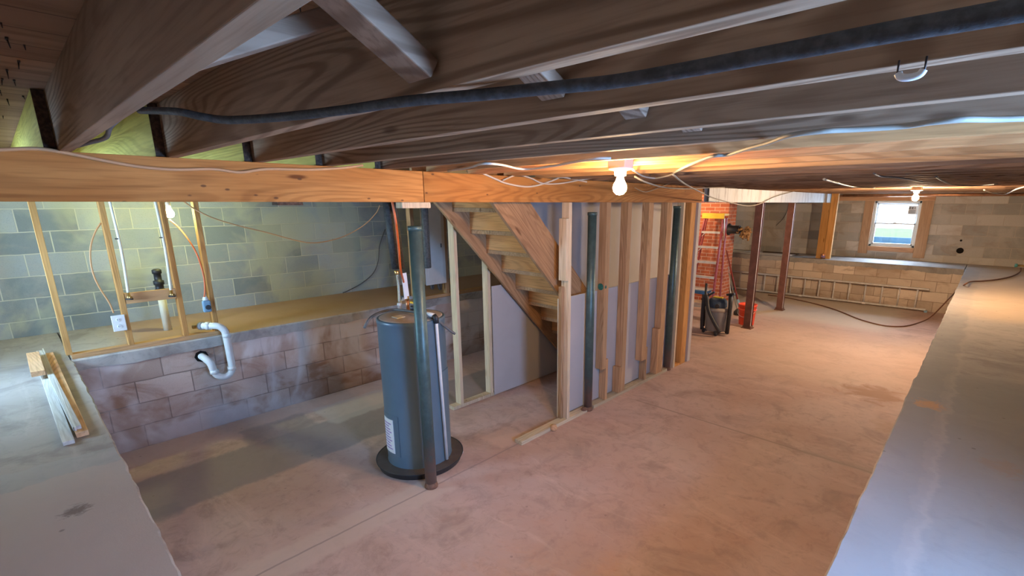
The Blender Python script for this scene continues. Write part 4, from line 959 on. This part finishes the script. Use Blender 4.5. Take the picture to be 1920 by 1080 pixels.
cable('thin_wire', [at(1190, 352, 'x', XB+.02), at(1210, 360, 'x', XB+.03), at(1235, 352, 'x', XB+.02), at(1262, 343, 'x', XB+.02), at(1290, 346, 'x', XB+.02)], .004, M_cabg, 'thin tan wire sagging on the girder right of the middle bulb')
cable('slack_wire', px('x', -4.9, (340, 374), (365, 392), (400, 409), (450, 424), (500, 436), (560, 452), (595, 455), (640, 445), (680, 424), (705, 400), (712, 385)), .0055, M_cabt, 'tan wire hanging in a long sag in front of the left block wall')
cable('wall_wire', px('x', WX+.012, (722, 430), (712, 460), (709, 490), (700, 512), (680, 530), (655, 544), (643, 549)), .006, M_cabb, 'dark wire curving down the left block wall onto the ledge')
cable('thin_wire', px('y', WY-.03, (1478, 384), (1476, 395), (1468, 410), (1455, 423)), .006, M_cabb, 'dark thin wire dangling against the far block wall between the columns')
cable('far_cable', px('z', 2.27, (1545, 336), (1570, 343), (1600, 350), (1640, 352)), .008, M_cabg, 'grey cable under the far joists left of the far bulb')
cable('far_cable', px('z', 2.28, (1845, 356), (1862, 362), (1885, 364), (1905, 355), (1930, 348)), .009, M_cabw, 'white cable sagging under the far joists at the right edge')
cable('far_cable', px('y', 12.9, (1520, 357), (1545, 361), (1565, 356), (1590, 358)), .012, M_cabw, 'white wavy cable at the head of the far wall over the orange post')
cp = MB().tube([(-2.6, 12.85, 2.275), (WR-.02, 12.85, 2.275)], .03, 14, False).build('copper_pipe', M_cop); tag(cp, 'long copper pipe under the joists along the head of the far wall', 'pipe')
cable('far_cable', px('z', 2.29, (1638, 325), (1655, 331), (1690, 334), (1730, 341)), .006, M_cabb, 'dark cable sagging under joists left of the far bulb')
cable('far_cable', px('z', 2.29, (1755, 331), (1770, 340), (1790, 347), (1830, 348), (1870, 345)), .006, M_cabb, 'dark cable sagging under joists right of the far bulb')
# joist staples and plastic clip
q = at(1707, 141, 'y', jy(3)-.002) if False else at(1707, 138, 'z', 2.30)
t = thing('cable_clip', (q.x, q.y, q.z), 'white plastic half-round clip hanging from a near joist at upper right', 'clip')
MB().tube([(q.x-.015, q.y, q.z+.003), (q.x-.011, q.y, q.z-.003), (q.x, q.y, q.z-.005), (q.x+.011, q.y, q.z-.003), (q.x+.015, q.y, q.z+.003)], .0052, 8).build('clip', M_white, t)
for s_ in (-1, 1): MB().tube([(q.x+s_*.016, q.y, q.z), (q.x+s_*.016, q.y, ZJ+.005)], .0015, 6, False).build('pin', M_nail, t)
# hose on floor and right ledge
hp = [at(1914, 505, 'z', 1.0), at(1908, 513, 'z', .93), at(1890, 521, 'z', .905), at(1860, 526, 'z', .905), at(1830, 527, 'z', .905), at(1812, 531, 'z', .905), at(1790, 546, 'x', -.30), at(1772, 565, 'x', -.42), at(1755, 585, 'x', -.52)]
hp = [at(1914, 503, 'z', .97), at(1912, 510, 'z', .92), at(1897, 518, 'z', .905), at(1870, 524, 'z', .905), at(1840, 527, 'z', .905), at(1820, 528, 'z', .912), at(1808, 534, 'z', .925), at(1797, 542, 'x', -.27), at(1782, 557, 'x', -.34), at(1768, 572, 'z', .30), at(1750, 590, 'z', .08), at(1733, 601, 'z', .012), at(1705, 610, 'z', .012), at(1680, 612, 'z', .012), at(1650, 609, 'z', .012), at(1610, 598, 'z', .012), at(1570, 582, 'z', .012), at(1530, 570, 'z', .012), at(1480, 559, 'z', .012), at(1440, 553, 'z', .012)]
o = MB().tube(hp, .011, 10).build('garden_hose', M_hose); tag(o, 'brown hose falling off the right ledge and curving over the far floor', 'hose')
q = at(1910, 498, 'z', 1.0)
t = thing('hose_bib', (q.x, q.y, q.z), 'small teal and brass tap at the far right end of the ledge', 'tap')
MB().tube([q+Vector((-.02, 0, 0)), q+Vector((.12, 0, 0))], .02, 12, False).build('spout', M_brass, t)
MB().lathe(q+Vector((-.035, 0, 0)), [(.03, -.02), (.035, 0), (.03, .02)], 14, 'x').build('knob', plain('teal_plastic', (.1, .35, .35), .5), t)
